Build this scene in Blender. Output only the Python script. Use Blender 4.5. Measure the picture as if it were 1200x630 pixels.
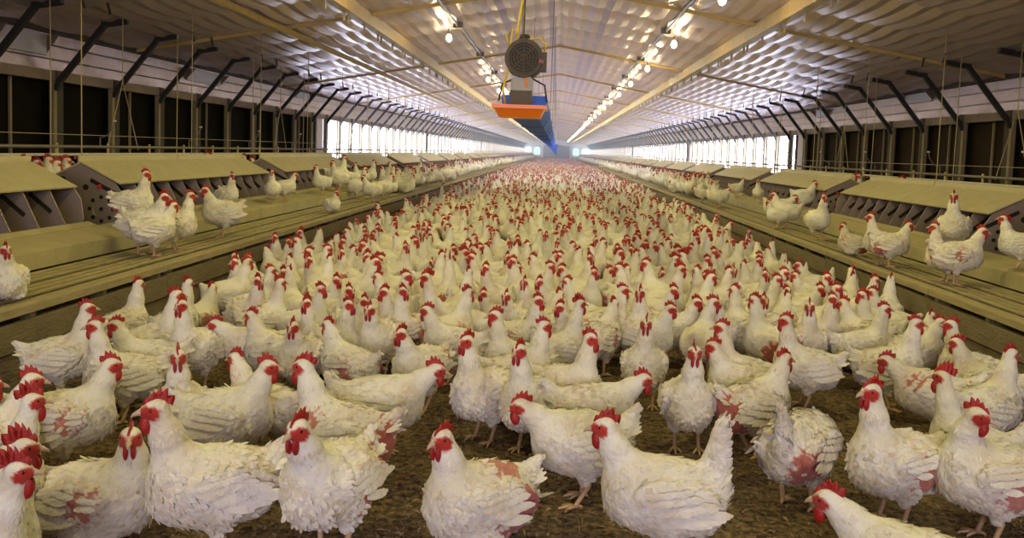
import bpy, math, random
import numpy as np
from mathutils import Vector, Matrix

random.seed(7); rng = np.random.default_rng(7)
for o in list(bpy.data.objects): bpy.data.objects.remove(o)
S = bpy.context.scene
COL = S.collection

# ------------------------------------------------------------------ camera
F_PX, PPX, PPY = 1000.0, 600.0, 250.0
H = 1.22
ROLL, PITCH, YAW = math.radians(2.0), math.radians(4.22), math.radians(2.83)
fwd = np.array([-math.sin(YAW)*math.cos(PITCH), math.cos(YAW)*math.cos(PITCH), -math.sin(PITCH)])
rgt = np.array([math.cos(YAW), math.sin(YAW), 0.0]); up = np.cross(rgt, fwd)
cr, sr = math.cos(ROLL), math.sin(ROLL)
rgt, up = rgt*cr + up*sr, up*cr - rgt*sr
cd = bpy.data.cameras.new('camera'); cam = bpy.data.objects.new('camera', cd); COL.objects.link(cam)
cd.sensor_width = 36.0; cd.lens = 36.0*F_PX/1200.0
cd.shift_x = 0.0; cd.shift_y = (PPY-315.0)/1200.0
cd.clip_start = 0.05; cd.clip_end = 400
cam.matrix_world = Matrix(((rgt[0], up[0], -fwd[0], 0), (rgt[1], up[1], -fwd[1], 0), (rgt[2], up[2], -fwd[2], H), (0, 0, 0, 1)))
S.camera = cam

def ray(px, py):
    d = fwd + rgt*(px-PPX)/F_PX - up*(py-PPY)/F_PX
    return d
def at_height(px, py, z):
    d = ray(px, py); t = (z-H)/d[2]
    return np.array([0, 0, H]) + d*t
def at_x(px, py, x):
    d = ray(px, py); return np.array([0, 0, H]) + d*(x/d[0])
def project(p):
    q = np.array(p, float) - np.array([0, 0, H]); w = q @ fwd
    return PPX + F_PX*(q @ rgt)/w, PPY - F_PX*(q @ up)/w

# ------------------------------------------------------------------ world, exposure, daylight
W = bpy.data.worlds.new('world'); S.world = W; W.use_nodes = True
W.node_tree.nodes['Background'].inputs[0].default_value = (0.75, 0.85, 1.0, 1)
W.node_tree.nodes['Background'].inputs[1].default_value = 1.0
S.view_settings.view_transform = 'Standard'
try: S.view_settings.look = 'None'
except Exception: pass
S.view_settings.gamma = 1.0; S.view_settings.use_curve_mapping = False
S.view_settings.exposure = 0.38
WIN_STRENGTH = 11.5        # daylight coming through the translucent side curtains
LAMP_W = 52.0             # each lamp of the two rows
REAR_FILL_W = 110.0            # unseen fill light added behind the camera for the foreground
HAZE = 0.005

# ------------------------------------------------------------------ dimensions (metres, x across, y down the house)
HW = 5.5; EAVE = 2.37; RIDGE = 3.34; LEN = 140.0; BAY = 1.22; Y0 = -5.0
HEAD_T, HEAD_B = 1.91, 1.80
PLAT = 0.40; PX0, PX1 = 2.49, 3.12
DAY0 = 19.9
def roof_z(x): return RIDGE - (RIDGE-EAVE)*abs(x)/HW

# ------------------------------------------------------------------ materials
def mat(name, color, rough=0.7, metal=0.0, noise=0.0, nscale=20.0, color2=None, bump=0.0, bscale=60.0, stretch=(1, 1, 1), emit=None, estr=0.0, spec=None):
    m = bpy.data.materials.new(name); m.use_nodes = True
    nt = m.node_tree; b = nt.nodes['Principled BSDF']
    b.inputs['Base Color'].default_value = (*color, 1); b.inputs['Roughness'].default_value = rough; b.inputs['Metallic'].default_value = metal
    if spec is not None: b.inputs['Specular IOR Level'].default_value = spec
    if emit:
        b.inputs['Emission Color'].default_value = (*emit, 1); b.inputs['Emission Strength'].default_value = estr
    if color2 or bump:
        tc = nt.nodes.new('ShaderNodeTexCoord'); mp = nt.nodes.new('ShaderNodeMapping'); mp.inputs['Scale'].default_value = stretch
        nt.links.new(tc.outputs['Object'], mp.inputs['Vector'])
    if color2:
        n = nt.nodes.new('ShaderNodeTexNoise'); n.inputs['Scale'].default_value = nscale; n.inputs['Detail'].default_value = 6; n.inputs['Roughness'].default_value = 0.65
        r = nt.nodes.new('ShaderNodeValToRGB'); r.color_ramp.elements[0].color = (*color, 1); r.color_ramp.elements[1].color = (*color2, 1)
        r.color_ramp.elements[0].position = 0.5-0.5*max(noise, 0.05); r.color_ramp.elements[1].position = 0.5+0.5*max(noise, 0.05)
        nt.links.new(mp.outputs[0], n.inputs['Vector']); nt.links.new(n.outputs[0], r.inputs[0]); nt.links.new(r.outputs[0], b.inputs['Base Color'])
    if bump:
        n2 = nt.nodes.new('ShaderNodeTexNoise'); n2.inputs['Scale'].default_value = bscale; n2.inputs['Detail'].default_value = 5
        bp = nt.nodes.new('ShaderNodeBump'); bp.inputs['Strength'].default_value = bump; bp.inputs['Distance'].default_value = 0.02
        nt.links.new(mp.outputs[0], n2.inputs['Vector']); nt.links.new(n2.outputs[0], bp.inputs['Height']); nt.links.new(bp.outputs[0], b.inputs['Normal'])
    return m

M = {}
M['litter'] = mat('litter', (0.030, 0.018, 0.009), 0.95, color2=(0.26, 0.17, 0.082), noise=0.26, nscale=34, bump=1.0, bscale=60)
M['chip'] = mat('litter_chips', (0.36, 0.25, 0.125), 0.9, color2=(0.07, 0.043, 0.02), noise=0.6, nscale=9)
M['roof'] = mat('roof_sheet', (0.84, 0.72, 0.83), 0.34, metal=0.75, color2=(0.76, 0.64, 0.73), noise=0.5, nscale=2.2, bump=0.04, bscale=5)
M['foil'] = mat('foil', (0.36, 0.265, 0.23), 0.36, metal=0.5, color2=(0.24, 0.17, 0.145), noise=0.5, nscale=4, bump=0.35, bscale=5)
M['rafter'] = mat('rafter', (0.50, 0.43, 0.38), 0.6, color2=(0.42, 0.35, 0.30), noise=0.5, nscale=8)
M['beam'] = mat('beam_paint', (0.66, 0.50, 0.20), 0.5, color2=(0.52, 0.38, 0.14), noise=0.5, nscale=5)
M['lumber'] = mat('lumber', (0.30, 0.24, 0.15), 0.85, color2=(0.17, 0.13, 0.08), noise=0.6, nscale=7, stretch=(6, 6, 1), bump=0.2, bscale=30)
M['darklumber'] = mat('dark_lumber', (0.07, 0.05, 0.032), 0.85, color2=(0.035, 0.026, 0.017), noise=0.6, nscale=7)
M['black'] = mat('black_curtain', (0.006, 0.005, 0.004), 0.9, spec=0.05, color2=(0.012, 0.009, 0.006), noise=0.5, nscale=5)
M['brown'] = mat('brown_curtain', (0.035, 0.024, 0.017), 0.9, spec=0.05, color2=(0.02, 0.014, 0.010), noise=0.5, nscale=3)
M['iron'] = mat('black_iron', (0.02, 0.018, 0.017), 0.55)
M['header'] = mat('header_board', (0.24, 0.18, 0.155), 0.8, color2=(0.16, 0.12, 0.10), noise=0.5, nscale=6)
M['masonry'] = mat('low_wall', (0.16, 0.13, 0.11), 0.9, color2=(0.10, 0.08, 0.07), noise=0.5, nscale=5)
M['endwall'] = mat('end_wall', (0.62, 0.56, 0.50), 0.8, color2=(0.55, 0.48, 0.42), noise=0.5, nscale=2)
M['door'] = mat('end_door', (0.20, 0.18, 0.17), 0.7, color2=(0.15, 0.13, 0.125), noise=0.5, nscale=3)
M['curtain'] = mat('daylight_curtain', (0.85, 0.88, 0.92), 0.8, emit=(0.68, 0.77, 1.0), estr=WIN_STRENGTH)
M['endlight'] = mat('end_window_glow', (0.6, 0.85, 0.82), 0.5, emit=(0.50, 0.92, 0.85), estr=1.1)
M['slat'] = mat('slat_wood', (0.46, 0.38, 0.21), 0.9, color2=(0.24, 0.19, 0.095), noise=0.7, nscale=9, stretch=(5, 0.7, 5), bump=0.3, bscale=25)
M['plank'] = mat('plank_wood', (0.27, 0.21, 0.115), 0.9, color2=(0.12, 0.092, 0.048), noise=0.8, nscale=6, stretch=(3, 1.0, 3), bump=0.4, bscale=30)
M['ledge'] = mat('ledge_dusty', (0.46, 0.395, 0.225), 0.85, color2=(0.32, 0.27, 0.145), noise=0.7, nscale=4, bump=0.15, bscale=25)
M['lid'] = mat('nest_lid', (0.53, 0.465, 0.30), 0.7, color2=(0.39, 0.335, 0.20), noise=0.7, nscale=5, stretch=(1, 1, 3))
M['nest'] = mat('nest_galvanised', (0.30, 0.235, 0.225), 0.55, metal=0.25, color2=(0.24, 0.185, 0.175), noise=0.6, nscale=6)
M['hole'] = mat('hole_shade', (0.012, 0.009, 0.008), 0.9)  # flat dark colour painting the shade inside nest holes and slots
M['pipe_white'] = mat('white_pipe', (0.62, 0.56, 0.45), 0.4)
M['pipe_grey'] = mat('grey_pipe', (0.22, 0.19, 0.16), 0.45, metal=0.3)
M['nipple'] = mat('red_plastic', (0.50, 0.03, 0.025), 0.4)
M['cord'] = mat('cord', (0.42, 0.34, 0.20), 0.8)
M['orange'] = mat('orange_plastic', (0.85, 0.19, 0.01), 0.35)
M['blue'] = mat('blue_plastic', (0.09, 0.19, 0.85), 0.7, spec=0.15, color2=(0.07, 0.15, 0.70), noise=0.5, nscale=2)
M['motor'] = mat('motor_casing', (0.10, 0.075, 0.055), 0.55, metal=0.3, color2=(0.06, 0.045, 0.03), noise=0.5, nscale=20)
M['motordark'] = mat('motor_dark', (0.022, 0.018, 0.015), 0.6)
M['galv'] = mat('gearbox_grey', (0.30, 0.275, 0.26), 0.5, metal=0.4)
M['yellow'] = mat('yellow_cable', (0.62, 0.42, 0.03), 0.5)
M['bulb'] = mat('lamp_bulb', (1, 0.9, 0.6), 0.4, emit=(1.0, 0.80, 0.42), estr=130.0)
M['socket'] = mat('lamp_socket', (0.28, 0.24, 0.18), 0.5)
M['grey_lilac'] = mat('pale_post', (0.42, 0.37, 0.40), 0.7)
M['louver'] = mat('inlet_flap', (0.42, 0.40, 0.50), 0.5)
M['comb'] = mat('comb_red', (0.42, 0.013, 0.010), 0.45, color2=(0.27, 0.007, 0.007), noise=0.6, nscale=40, bump=0.25, bscale=220)
M['beak'] = mat('beak_horn', (0.50, 0.36, 0.26), 0.4)
M['eye'] = mat('eye_dark', (0.02, 0.012, 0.008), 0.12)
M['leg'] = mat('leg_skin', (0.58, 0.40, 0.22), 0.6, color2=(0.44, 0.27, 0.16), noise=0.5, nscale=60)
M['lobe'] = mat('ear_lobe', (0.62, 0.36, 0.32), 0.6)

def hen_material(name, feather=False):
    m = bpy.data.materials.new(name); m.use_nodes = True; nt = m.node_tree; b = nt.nodes['Principled BSDF']
    at = nt.nodes.new('ShaderNodeAttribute'); at.attribute_name = 'col'
    tc = nt.nodes.new('ShaderNodeTexCoord'); n = nt.nodes.new('ShaderNodeTexNoise'); n.noise_dimensions = '4D'; n.inputs['Scale'].default_value = 9; n.inputs['Detail'].default_value = 5
    oi = nt.nodes.new('ShaderNodeObjectInfo'); mm = nt.nodes.new('ShaderNodeMath'); mm.operation = 'MULTIPLY'; mm.inputs[1].default_value = 40
    nt.links.new(oi.outputs['Random'], mm.inputs[0]); nt.links.new(mm.outputs[0], n.inputs['W']); nt.links.new(tc.outputs['Object'], n.inputs['Vector'])
    r = nt.nodes.new('ShaderNodeValToRGB'); r.color_ramp.elements[0].position = 0.30; r.color_ramp.elements[0].color = (0.80, 0.72, 0.60, 1)
    r.color_ramp.elements[1].position = 0.55; r.color_ramp.elements[1].color = (1, 1, 1, 1)
    nt.links.new(n.outputs[0], r.inputs[0])
    mx = nt.nodes.new('ShaderNodeMix'); mx.data_type = 'RGBA'; mx.blend_type = 'MULTIPLY'; mx.inputs['Factor'].default_value = 1
    nt.links.new(at.outputs['Color'], mx.inputs[6]); nt.links.new(r.outputs[0], mx.inputs[7]); nt.links.new(mx.outputs[2], b.inputs['Base Color'])
    b.inputs['Roughness'].default_value = 0.85; b.inputs['Specular IOR Level'].default_value = 0.2
    b.inputs['Sheen Weight'].default_value = 0.15
    n2 = nt.nodes.new('ShaderNodeTexNoise'); n2.inputs['Scale'].default_value = 48; n2.inputs['Detail'].default_value = 6
    bp = nt.nodes.new('ShaderNodeBump'); bp.inputs['Strength'].default_value = 0.6; bp.inputs['Distance'].default_value = 0.014
    nt.links.new(tc.outputs['Object'], n2.inputs['Vector']); nt.links.new(n2.outputs[0], bp.inputs['Height']); nt.links.new(bp.outputs[0], b.inputs['Normal'])
    return m
M['hen'] = hen_material('hen_plumage')

# ------------------------------------------------------------------ helpers
class MB:
    def __init__(s): s.v = []; s.f = []
    def add(s, v, f):
        n = len(s.v); s.v += [tuple(p) for p in v]; s.f += [tuple(i+n for i in q) for q in f]; return s
    def box(s, x0, x1, y0, y1, z0, z1):
        return s.add([(x0, y0, z0), (x1, y0, z0), (x1, y1, z0), (x0, y1, z0), (x0, y0, z1), (x1, y0, z1), (x1, y1, z1), (x0, y1, z1)],
                     [(0, 3, 2, 1), (4, 5, 6, 7), (0, 1, 5, 4), (1, 2, 6, 5), (2, 3, 7, 6), (3, 0, 4, 7)])
    def prism_y(s, poly, y0, y1):            # poly in (x, z), extruded along y
        n = len(poly); v = [(x, y0, z) for x, z in poly] + [(x, y1, z) for x, z in poly]
        f = [tuple(range(n)), tuple(range(2*n-1, n-1, -1))] + [(i, i+n, (i+1) % n+n, (i+1) % n) for i in range(n)]
        return s.add(v, f)
    def tube(s, pts, r, n=8, cap=True):
        pts = [Vector(p) for p in pts]; rs = r if hasattr(r, '__len__') else [r]*len(pts)
        v = []; f = []; prev = None
        for i, p in enumerate(pts):
            t = (pts[min(i+1, len(pts)-1)] - pts[max(i-1, 0)]).normalized()
            if prev is None:
                a = Vector((0, 0, 1)) if abs(t.z) < 0.9 else Vector((1, 0, 0)); prev = t.cross(a).normalized()
            else: prev = (prev - t*prev.dot(t)).normalized()
            q = t.cross(prev)
            for k in range(n):
                an = 2*math.pi*k/n; v.append(p + (prev*math.cos(an)+q*math.sin(an))*rs[i])
        for i in range(len(pts)-1):
            for k in range(n):
                a, b_ = i*n+k, i*n+(k+1) % n; f.append((a, b_, b_+n, a+n))
        if cap: f += [tuple(range(n-1, -1, -1)), tuple(range(len(v)-n, len(v)))]
        return s.add(v, f)
    def bar(s, a, b_, w, h):                  # rectangular bar from a to b
        a, b_ = Vector(a), Vector(b_); t = (b_-a).normalized(); u_ = Vector((0, 1, 0)) if abs(t.y) < 0.9 else Vector((0, 0, 1))
        p = t.cross(u_).normalized(); q = p.cross(t)
        v = []
        for c in (a, b_):
            for i, j in ((-1, -1), (1, -1), (1, 1), (-1, 1)): v.append(c + q*(i*w/2) + p*(j*h/2))
        return s.add(v, [(3, 2, 1, 0), (4, 5, 6, 7), (0, 1, 5, 4), (1, 2, 6, 5), (2, 3, 7, 6), (3, 0, 4, 7)])
    def disc(s, c, r, axis='y', th=0.004, n=16):
        c = Vector(c); d = Vector((0, 1, 0)) if axis == 'y' else Vector((1, 0, 0)) if axis == 'x' else Vector((0, 0, 1))
        return s.tube([c-d*th/2, c+d*th/2], r, n)
    def mesh(s, name, m, smooth=False):
        me = bpy.data.meshes.new(name); me.from_pydata(s.v, [], s.f); me.materials.append(m if not isinstance(m, str) else M[m])
        if smooth: me.polygons.foreach_set('use_smooth', [True]*len(me.polygons))
        me.update(); return me
    def build(s, name, m, parent=None, smooth=False, loc=None):
        return put(name, s.mesh(name, m, smooth), parent, loc)
def put(name, me, parent=None, loc=None):
    o = bpy.data.objects.new(name, me); COL.objects.link(o)
    if parent is not None: o.parent = parent
    if loc is not None: o.location = loc
    return o
def empty(name, loc=(0, 0, 0), rz=0.0, parent=None):
    o = bpy.data.objects.new(name, None); COL.objects.link(o); o.location = loc; o.rotation_euler = (0, 0, rz); o.empty_display_size = 0.1
    if parent is not None: o.parent = parent
    return o
def tag(o, label, cat, group=None, kind=None):
    o['label'] = label; o['category'] = cat
    if group: o['group'] = group
    if kind: o['kind'] = kind
    return o
def struct(o): o['kind'] = 'structure'; return o
def stuff(o): o['kind'] = 'stuff'; return o
ORD = ['first', 'second', 'third', 'fourth', 'fifth', 'sixth', 'seventh', 'eighth', 'ninth', 'tenth', 'eleventh', 'twelfth', 'thirteenth', 'fourteenth', 'fifteenth', 'sixteenth', 'seventeenth', 'eighteenth', 'nineteenth', 'twentieth']
SIDES = ((-1, 'left'), (1, 'right'))

# ------------------------------------------------------------------ added fill light behind the camera, standing for daylight from the rear
ld = bpy.data.lights.new('rear_fill_light', 'AREA'); ld.shape = 'RECTANGLE'; ld.size = 5.0; ld.size_y = 2.2; ld.energy = REAR_FILL_W; ld.color = (0.95, 0.86, 1.0); ld.spread = math.radians(95)
lo = bpy.data.objects.new('rear_fill_light', ld); COL.objects.link(lo); lo.location = (0, Y0+0.05, 1.5); lo.rotation_euler = (math.radians(78), 0, 0)

# ------------------------------------------------------------------ floor
fl = struct(MB().box(-HW-0.1, HW+0.1, Y0, LEN, -0.1, 0).build('floor', 'litter'))
def litter_chips():
    n = 26000; v = []; f = []
    ys = 1.4 + 5.5*rng.random(n)**1.6; xs = (rng.random(n)-0.5)*4.9
    for i in range(n):
        a = rng.random()*6.28; L = 0.004+0.016*rng.random()**2; w = 0.002+0.006*rng.random(); z = 0.004+0.008*rng.random()
        dx, dy = math.cos(a)*L, math.sin(a)*L; ex, ey = -math.sin(a)*w, math.cos(a)*w; t1 = 0.014*(rng.random()-0.5)
        k = len(v); x, y = xs[i], ys[i]
        v += [(x-dx, y-dy, z-t1), (x+ex, y+ey, z+0.004), (x+dx, y+dy, z+t1), (x-ex, y-ey, z+0.002)]; f += [(k, k+1, k+2, k+3)]
    me = bpy.data.meshes.new('litter_chips'); me.from_pydata(v, [], f); me.materials.append(M['chip'])
    o = stuff(put('litter_chips', me)); tag(o, 'loose brown wood chips and straw scattered over the dark litter floor', 'litter')
litter_chips()

# ------------------------------------------------------------------ ceiling
ceil = struct(empty('ceiling'))
def roof_panel_mesh(name, sgn, y0, y1, nsub, rows):
    v = []; f = []; nx = 56
    for j in range(rows+1):
        y = y0 + (y1-y0)*j/rows; t = ((y-y0) % BAY)/BAY if rows > 8 else j/rows
        sag = 0.030*math.sin(math.pi*t)**0.8 if 0 < t < 1 else 0
        for i in range(nx+1):
            x = HW*i/nx; k = i % 2
            z = roof_z(x) - sag - (0.024 if k else 0.0)
            v.append((sgn*x, y, z))
    for j in range(rows):
        for i in range(nx):
            a = j*(nx+1)+i; q = (a, a+1, a+nx+2, a+nx+1); f.append(q if sgn < 0 else q[::-1])
    me = bpy.data.meshes.new(name); me.from_pydata(v, [], f); me.materials.append(M['roof'])
    return me
nb = int((LEN-Y0)/BAY)
for sgn, side in SIDES:
    base = roof_panel_mesh('roof_panel', sgn, 0, BAY, 1, 6)
    for b in range(nb+1):
        o = put('roof_panel', base, ceil, (0, Y0+b*BAY, 0))
    raf = MB(); raf.bar((0.0, 0, RIDGE-0.045), (sgn*HW, 0, EAVE-0.045), 0.03, 0.04); rm = raf.mesh('rafter', 'beam')
    for b in range(nb+1):
        y = Y0+b*BAY
        if b % 5 == 3: put('rafter', rm, ceil, (0, y, 0))
    bm_ = MB()
    bx = sgn*2.42; zt = roof_z(2.42)-0.03
    bm_.box(bx-0.03, bx+0.03, Y0, LEN, zt-0.16, zt); bm_.box(bx-0.06, bx+0.06, Y0, LEN, zt-0.175, zt-0.16)
    bo = bm_.build('ceiling_beam', 'beam', ceil)
    hm = MB().box(-0.012, 0.012, -0.012, 0.012, -0.10, 0).mesh('beam_hook', 'rafter')
    for k in range(60):
        put('beam_hook', hm, ceil, (bx+sgn*0.03, 6.2+0.61*k+0.2*((k*7) % 3), zt-0.17))
    MB().tube([(sgn*1.50, Y0, roof_z(1.5)-0.075), (sgn*1.50, LEN, roof_z(1.5)-0.075)], 0.022, 6).build('conduit', 'pipe_grey', ceil)
    bk = MB().box(-0.07, 0.07, -0.04, 0.04, -0.05, 0.05).mesh('conduit_bracket', 'pipe_grey')
    for k in range(12): put('conduit_bracket', bk, ceil, (sgn*1.50, 5.2+3.66*k, roof_z(1.5)-0.06))
MB().tube([(-3.46, Y0, roof_z(3.46)-0.10), (-3.46, LEN, roof_z(3.46)-0.10)], 0.04, 8).build('supply_pipe', 'beam', ceil, True)
MB().box(-0.06, 0.06, Y0, LEN, RIDGE-0.02, RIDGE+0.03).build('ridge_cap', 'roof', ceil)

# ------------------------------------------------------------------ long side walls
for sgn, side in SIDES:
    x = sgn*HW; xo = sgn*(HW+0.12)
    wl = struct(MB().box(min(x, xo), max(x, xo), Y0, LEN, 0, 0.72).build('wall_'+side, 'masonry'))
    MB().box(min(x, xo), max(x, xo), Y0, LEN, HEAD_T, EAVE+0.1).build('foil_band', 'foil', wl)
    hx = sgn*(HW-0.03); MB().box(min(hx, xo), max(hx, xo), Y0, LEN, HEAD_B, HEAD_T).build('header_board', 'header', wl)
    ex = sgn*(HW-0.05); MB().box(min(ex, x), max(ex, x), Y0, LEN, EAVE-0.07, EAVE+0.0).build('eave_beam', 'darklumber', wl)
    for k, (dz, dd) in enumerate(((2.18, 0.02), (2.03, 0.02))):
        MB().tube([(sgn*(HW-dd), Y0, dz), (sgn*(HW-dd), LEN, dz)], 0.008, 5).build('guy_wire', 'pipe_grey', wl)
    y_post0 = 9.05 if sgn < 0 else 9.05+0.35
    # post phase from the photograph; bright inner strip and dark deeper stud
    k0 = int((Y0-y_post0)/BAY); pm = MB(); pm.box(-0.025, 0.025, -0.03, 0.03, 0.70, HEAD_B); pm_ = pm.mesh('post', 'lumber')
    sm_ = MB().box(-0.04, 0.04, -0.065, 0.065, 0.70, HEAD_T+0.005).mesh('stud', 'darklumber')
    kb = MB(); kb.bar((0, 0, HEAD_B-0.10), (-sgn*0.05, 0, HEAD_B+0.0), 0.05, 0.05)
    kb.bar((-sgn*0.03, 0, HEAD_B-0.02), (-sgn*0.54, 0, roof_z(HW-0.54)-0.06), 0.055, 0.055)
    kb.bar((-sgn*0.52, 0, roof_z(HW-0.54)-0.055), (-sgn*0.80, 0, roof_z(HW-0.80)-0.055), 0.06, 0.055)
    km_ = kb.mesh('knee_brace', 'iron')
    win = struct(empty('window_1' if sgn < 0 else 'window_2'))
    cur = MB().box(-0.01, 0.01, 0, BAY, 0.70, HEAD_B).mesh('curtain_panel', 'black' if sgn < 0 else 'brown')
    ins = MB().box(-0.015, 0.015, -0.10, 0.10, 0.70, HEAD_B).mesh('curtain_edge', 'grey_lilac')
    pane = MB().box(-0.01, 0.01, 0.0, BAY, 0.70, HEAD_B).mesh('pane', 'curtain')
    for k in range(k0, int((LEN-y_post0)/BAY)):
        y = y_post0 + k*BAY
        near = y + 0.5*BAY < DAY0
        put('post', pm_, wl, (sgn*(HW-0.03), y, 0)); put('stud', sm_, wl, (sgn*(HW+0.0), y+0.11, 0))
        put('knee_brace', km_, wl, (sgn*(HW-0.06), y, 0))
        put('curtain_panel', cur, wl, (sgn*(HW+0.09), y, 0)) if near else put('pane', pane, win, (sgn*(HW+0.09), y, 0))
        if not near:
            put('stud', MB().box(-0.012, 0.012, -0.03, 0.03, 0.70, HEAD_B).mesh('thin_stud', 'grey_lilac') if k == -99 else ins, wl, (sgn*(HW+0.05), y+0.16, 0))
        elif sgn > 0 or k % 2: put('batten', MB().box(-0.012, 0.012, -0.014, 0.014, 0.70, HEAD_B).mesh('batten', 'lumber'), wl, (sgn*(HW+0.06), y+0.62, 0))
    for yy, w in ((DAY0-0.35, 0.5), (36.0, 0.7), (62.0, 0.8)):
        MB().box(-0.02, 0.02, -w/2, w/2, 0.70, HEAD_B).build('blank_panel', 'grey_lilac' if yy < 30 else 'header', wl, loc=(sgn*(HW-0.0), yy, 0))
    # bird wire in front of the near dark openings
# end walls
we = struct(MB().prism_y([(-HW, 0), (HW, 0), (HW, EAVE+.1), (0, RIDGE+.1), (-HW, EAVE+.1)], LEN, LEN+0.2).build('wall_far', 'endwall'))
dr = struct(MB().box(-2.15, 2.15, LEN-0.08, LEN-0.01, 0, 2.25).build('door_1', 'door'))
for i, xx in enumerate((-4.6, -3.15, 3.15, 4.6)):
    w = struct(empty('window_%d' % (i+3), (xx, LEN-0.03, 0)))
    pts = [(-0.5, 0.75), (0.5, 0.75)] + [(0.5*math.cos(a), 1.45+0.5*math.sin(a)) for a in np.linspace(0, math.pi, 13)]
    MB().prism_y(pts, -0.02, 0.0).build('pane', 'endlight', w); MB().box(-0.03, 0.03, -0.05, -0.02, 0.75, 1.95).build('window_bar', 'endwall', w)
    MB().box(-0.55, 0.55, -0.05, -0.02, 1.42, 1.48).build('window_bar', 'endwall', w)
wn = struct(MB().prism_y([(-HW, 0), (HW, 0), (HW, EAVE+.1), (0, RIDGE+.1), (-HW, EAVE+.1)], Y0-0.2, Y0).build('wall_near', 'endwall'))

d2 = struct(MB().box(-2.62, 2.62, Y0, Y0+0.04, 2.62, 2.72).build('fill_light_frame', 'lumber'))  # unseen frame added around the rear fill light; the wall has no opening
for s_ in (-1, 1): MB().box(min(s_*2.52, s_*2.62), max(s_*2.52, s_*2.62), Y0, Y0+0.04, 0, 2.62).build('fill_frame_post', 'lumber', d2)
# ------------------------------------------------------------------ air inlets on the foil band
def inlet(sgn, y, w, h, lab, zc=2.15):
    t = tag(empty('air_inlet', (sgn*(HW-0.004), y, zc)), lab, 'air inlet', 'air inlets on the foil wall band'); d = -sgn
    MB().box(min(0, d*0.03), max(0, d*0.03), -w/2, w/2, -h/2, h/2).build('flap', 'louver', t)
    for e in (-1, 1):
        m = MB(); m.add([(0, e*(w/2+0.02), -h/2), (0, e*(w/2+0.02), h/2), (d*0.16, e*(w/2+0.02), h/2), (0, e*(w/2), -h/2), (0, e*(w/2), h/2), (d*0.16, e*(w/2), h/2)],
                        [(0, 1, 2), (5, 4, 3), (0, 3, 4, 1), (1, 4, 5, 2), (2, 5, 3, 0)]); m.build('side_cheek', 'header', t)
p = at_x(22, 46, -HW); inlet(-1, p[1], 0.85, 0.22, 'grey wall air inlet nearest the left edge, high on the foil band', p[2])
p = at_x(238, 91, -HW); inlet(-1, p[1], 1.25, 0.17, 'grey wall air inlet on the left foil band behind the fourth knee brace', p[2])
p = at_x(354, 111, -HW); inlet(-1, p[1], 1.0, 0.16, 'small grey wall air inlet farthest along the left foil band', p[2])
p = at_x(1078, 114, HW); inlet(1, p[1], 0.95, 0.17, 'wall air inlet with dark cheeks on the right foil band', p[2])
p = at_x(965, 133, HW); inlet(1, p[1], 0.8, 0.14, 'small wall air inlet farther down the right foil band', p[2])

# ------------------------------------------------------------------ lamps
bulb_me = MB().tube([(0, 0, 0), (0, 0, -0.015), (0, 0, -0.05), (0, 0, -0.085), (0, 0, -0.10)], [0.018, 0.03, 0.042, 0.03, 0.006], 10).mesh('bulb', 'bulb', True)
sock_me = MB().tube([(0, 0, 0.07), (0, 0, 0.0)], [0.018, 0.022], 8).mesh('socket', 'socket'); cord_len = roof_z(1.66) - 2.90
lcord_me = MB().tube([(0, 0, 0.07), (0, 0, cord_len)], 0.005, 5).mesh('lamp_cord', 'cord')
for sgn, side in SIDES:
    for k in range(-1, 34):  # first pair, overhead and out of view, is added to light the foreground
        y = 5.45 + 3.66*k
        if sgn < 0 and k == 3: continue
        g = '%s lamp row' % side
        if k < 19: lab = 'glowing bare bulb, %s counting from overhead in the %s ceiling lamp row' % (ORD[k+1], side)
        else: lab = 'tiny glowing bulb far down the %s ceiling lamp row' % side
        t = tag(empty('ceiling_lamp', (sgn*1.66, y, 2.90)), lab, 'lamp', g)
        put('bulb', bulb_me, t); put('socket', sock_me, t); put('lamp_cord', lcord_me, t)
        if k < 14:
            pl = bpy.data.lights.new('lamp_light', 'SPOT'); pl.energy = LAMP_W; pl.spot_size = math.radians(172); pl.spot_blend = 0.25; pl.color = (1.0, 0.92, 0.29); pl.shadow_soft_size = 0.05
            lp = bpy.data.objects.new('lamp_light', pl); COL.objects.link(lp); lp.parent = t; lp.location = (0, 0, -0.15)

# ------------------------------------------------------------------ feed auger drive hanging from the roof
ZF = 6.0
def fp(px, py, y=ZF):
    d = ray(px, py); t = y/d[1]; return np.array([0, 0, H]) + d*t
c = fp(614, 68); fd = tag(empty('feed_auger', (0, 0, 0)), 'hanging feed auger drive with round motor, orange pan and long blue trough', 'feeder')
mc = Vector(c); R = 22.5*ZF/1000
m = MB(); m.tube([mc+Vector((0, -0.02, 0)), mc+Vector((0, 0.0, 0)), mc+Vector((0, 0.22, 0)), mc+Vector((0, 0.26, 0))], [R*0.97, R, R, R*0.8], 28); mo = m.build('motor', 'motor', fd, True)
mo.data.polygons.foreach_set('use_smooth', [len(p.vertices) == 4 for p in mo.data.polygons])
MB().disc(mc+Vector((0, -0.024, 0)), R*0.80, th=0.006, n=28).build('fan_cover', 'motordark', mo)
for rr in (0.18, 0.34, 0.5, 0.66, 0.78):
    ring = [mc+Vector((R*rr*math.cos(a), -0.03, R*rr*math.sin(a))) for a in np.linspace(0, 2*math.pi, 25)]
    MB().tube(ring, 0.004, 5, False).build('guard_ring', 'motor', mo)
for a in np.linspace(0, math.pi, 5)[:4]:
    v_ = Vector((math.cos(a), 0, math.sin(a)))*R*0.82; MB().tube([mc-v_+Vector((0, -0.03, 0)), mc+v_+Vector((0, -0.03, 0))], 0.004, 5).build('guard_spoke', 'motor', mo)
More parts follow.
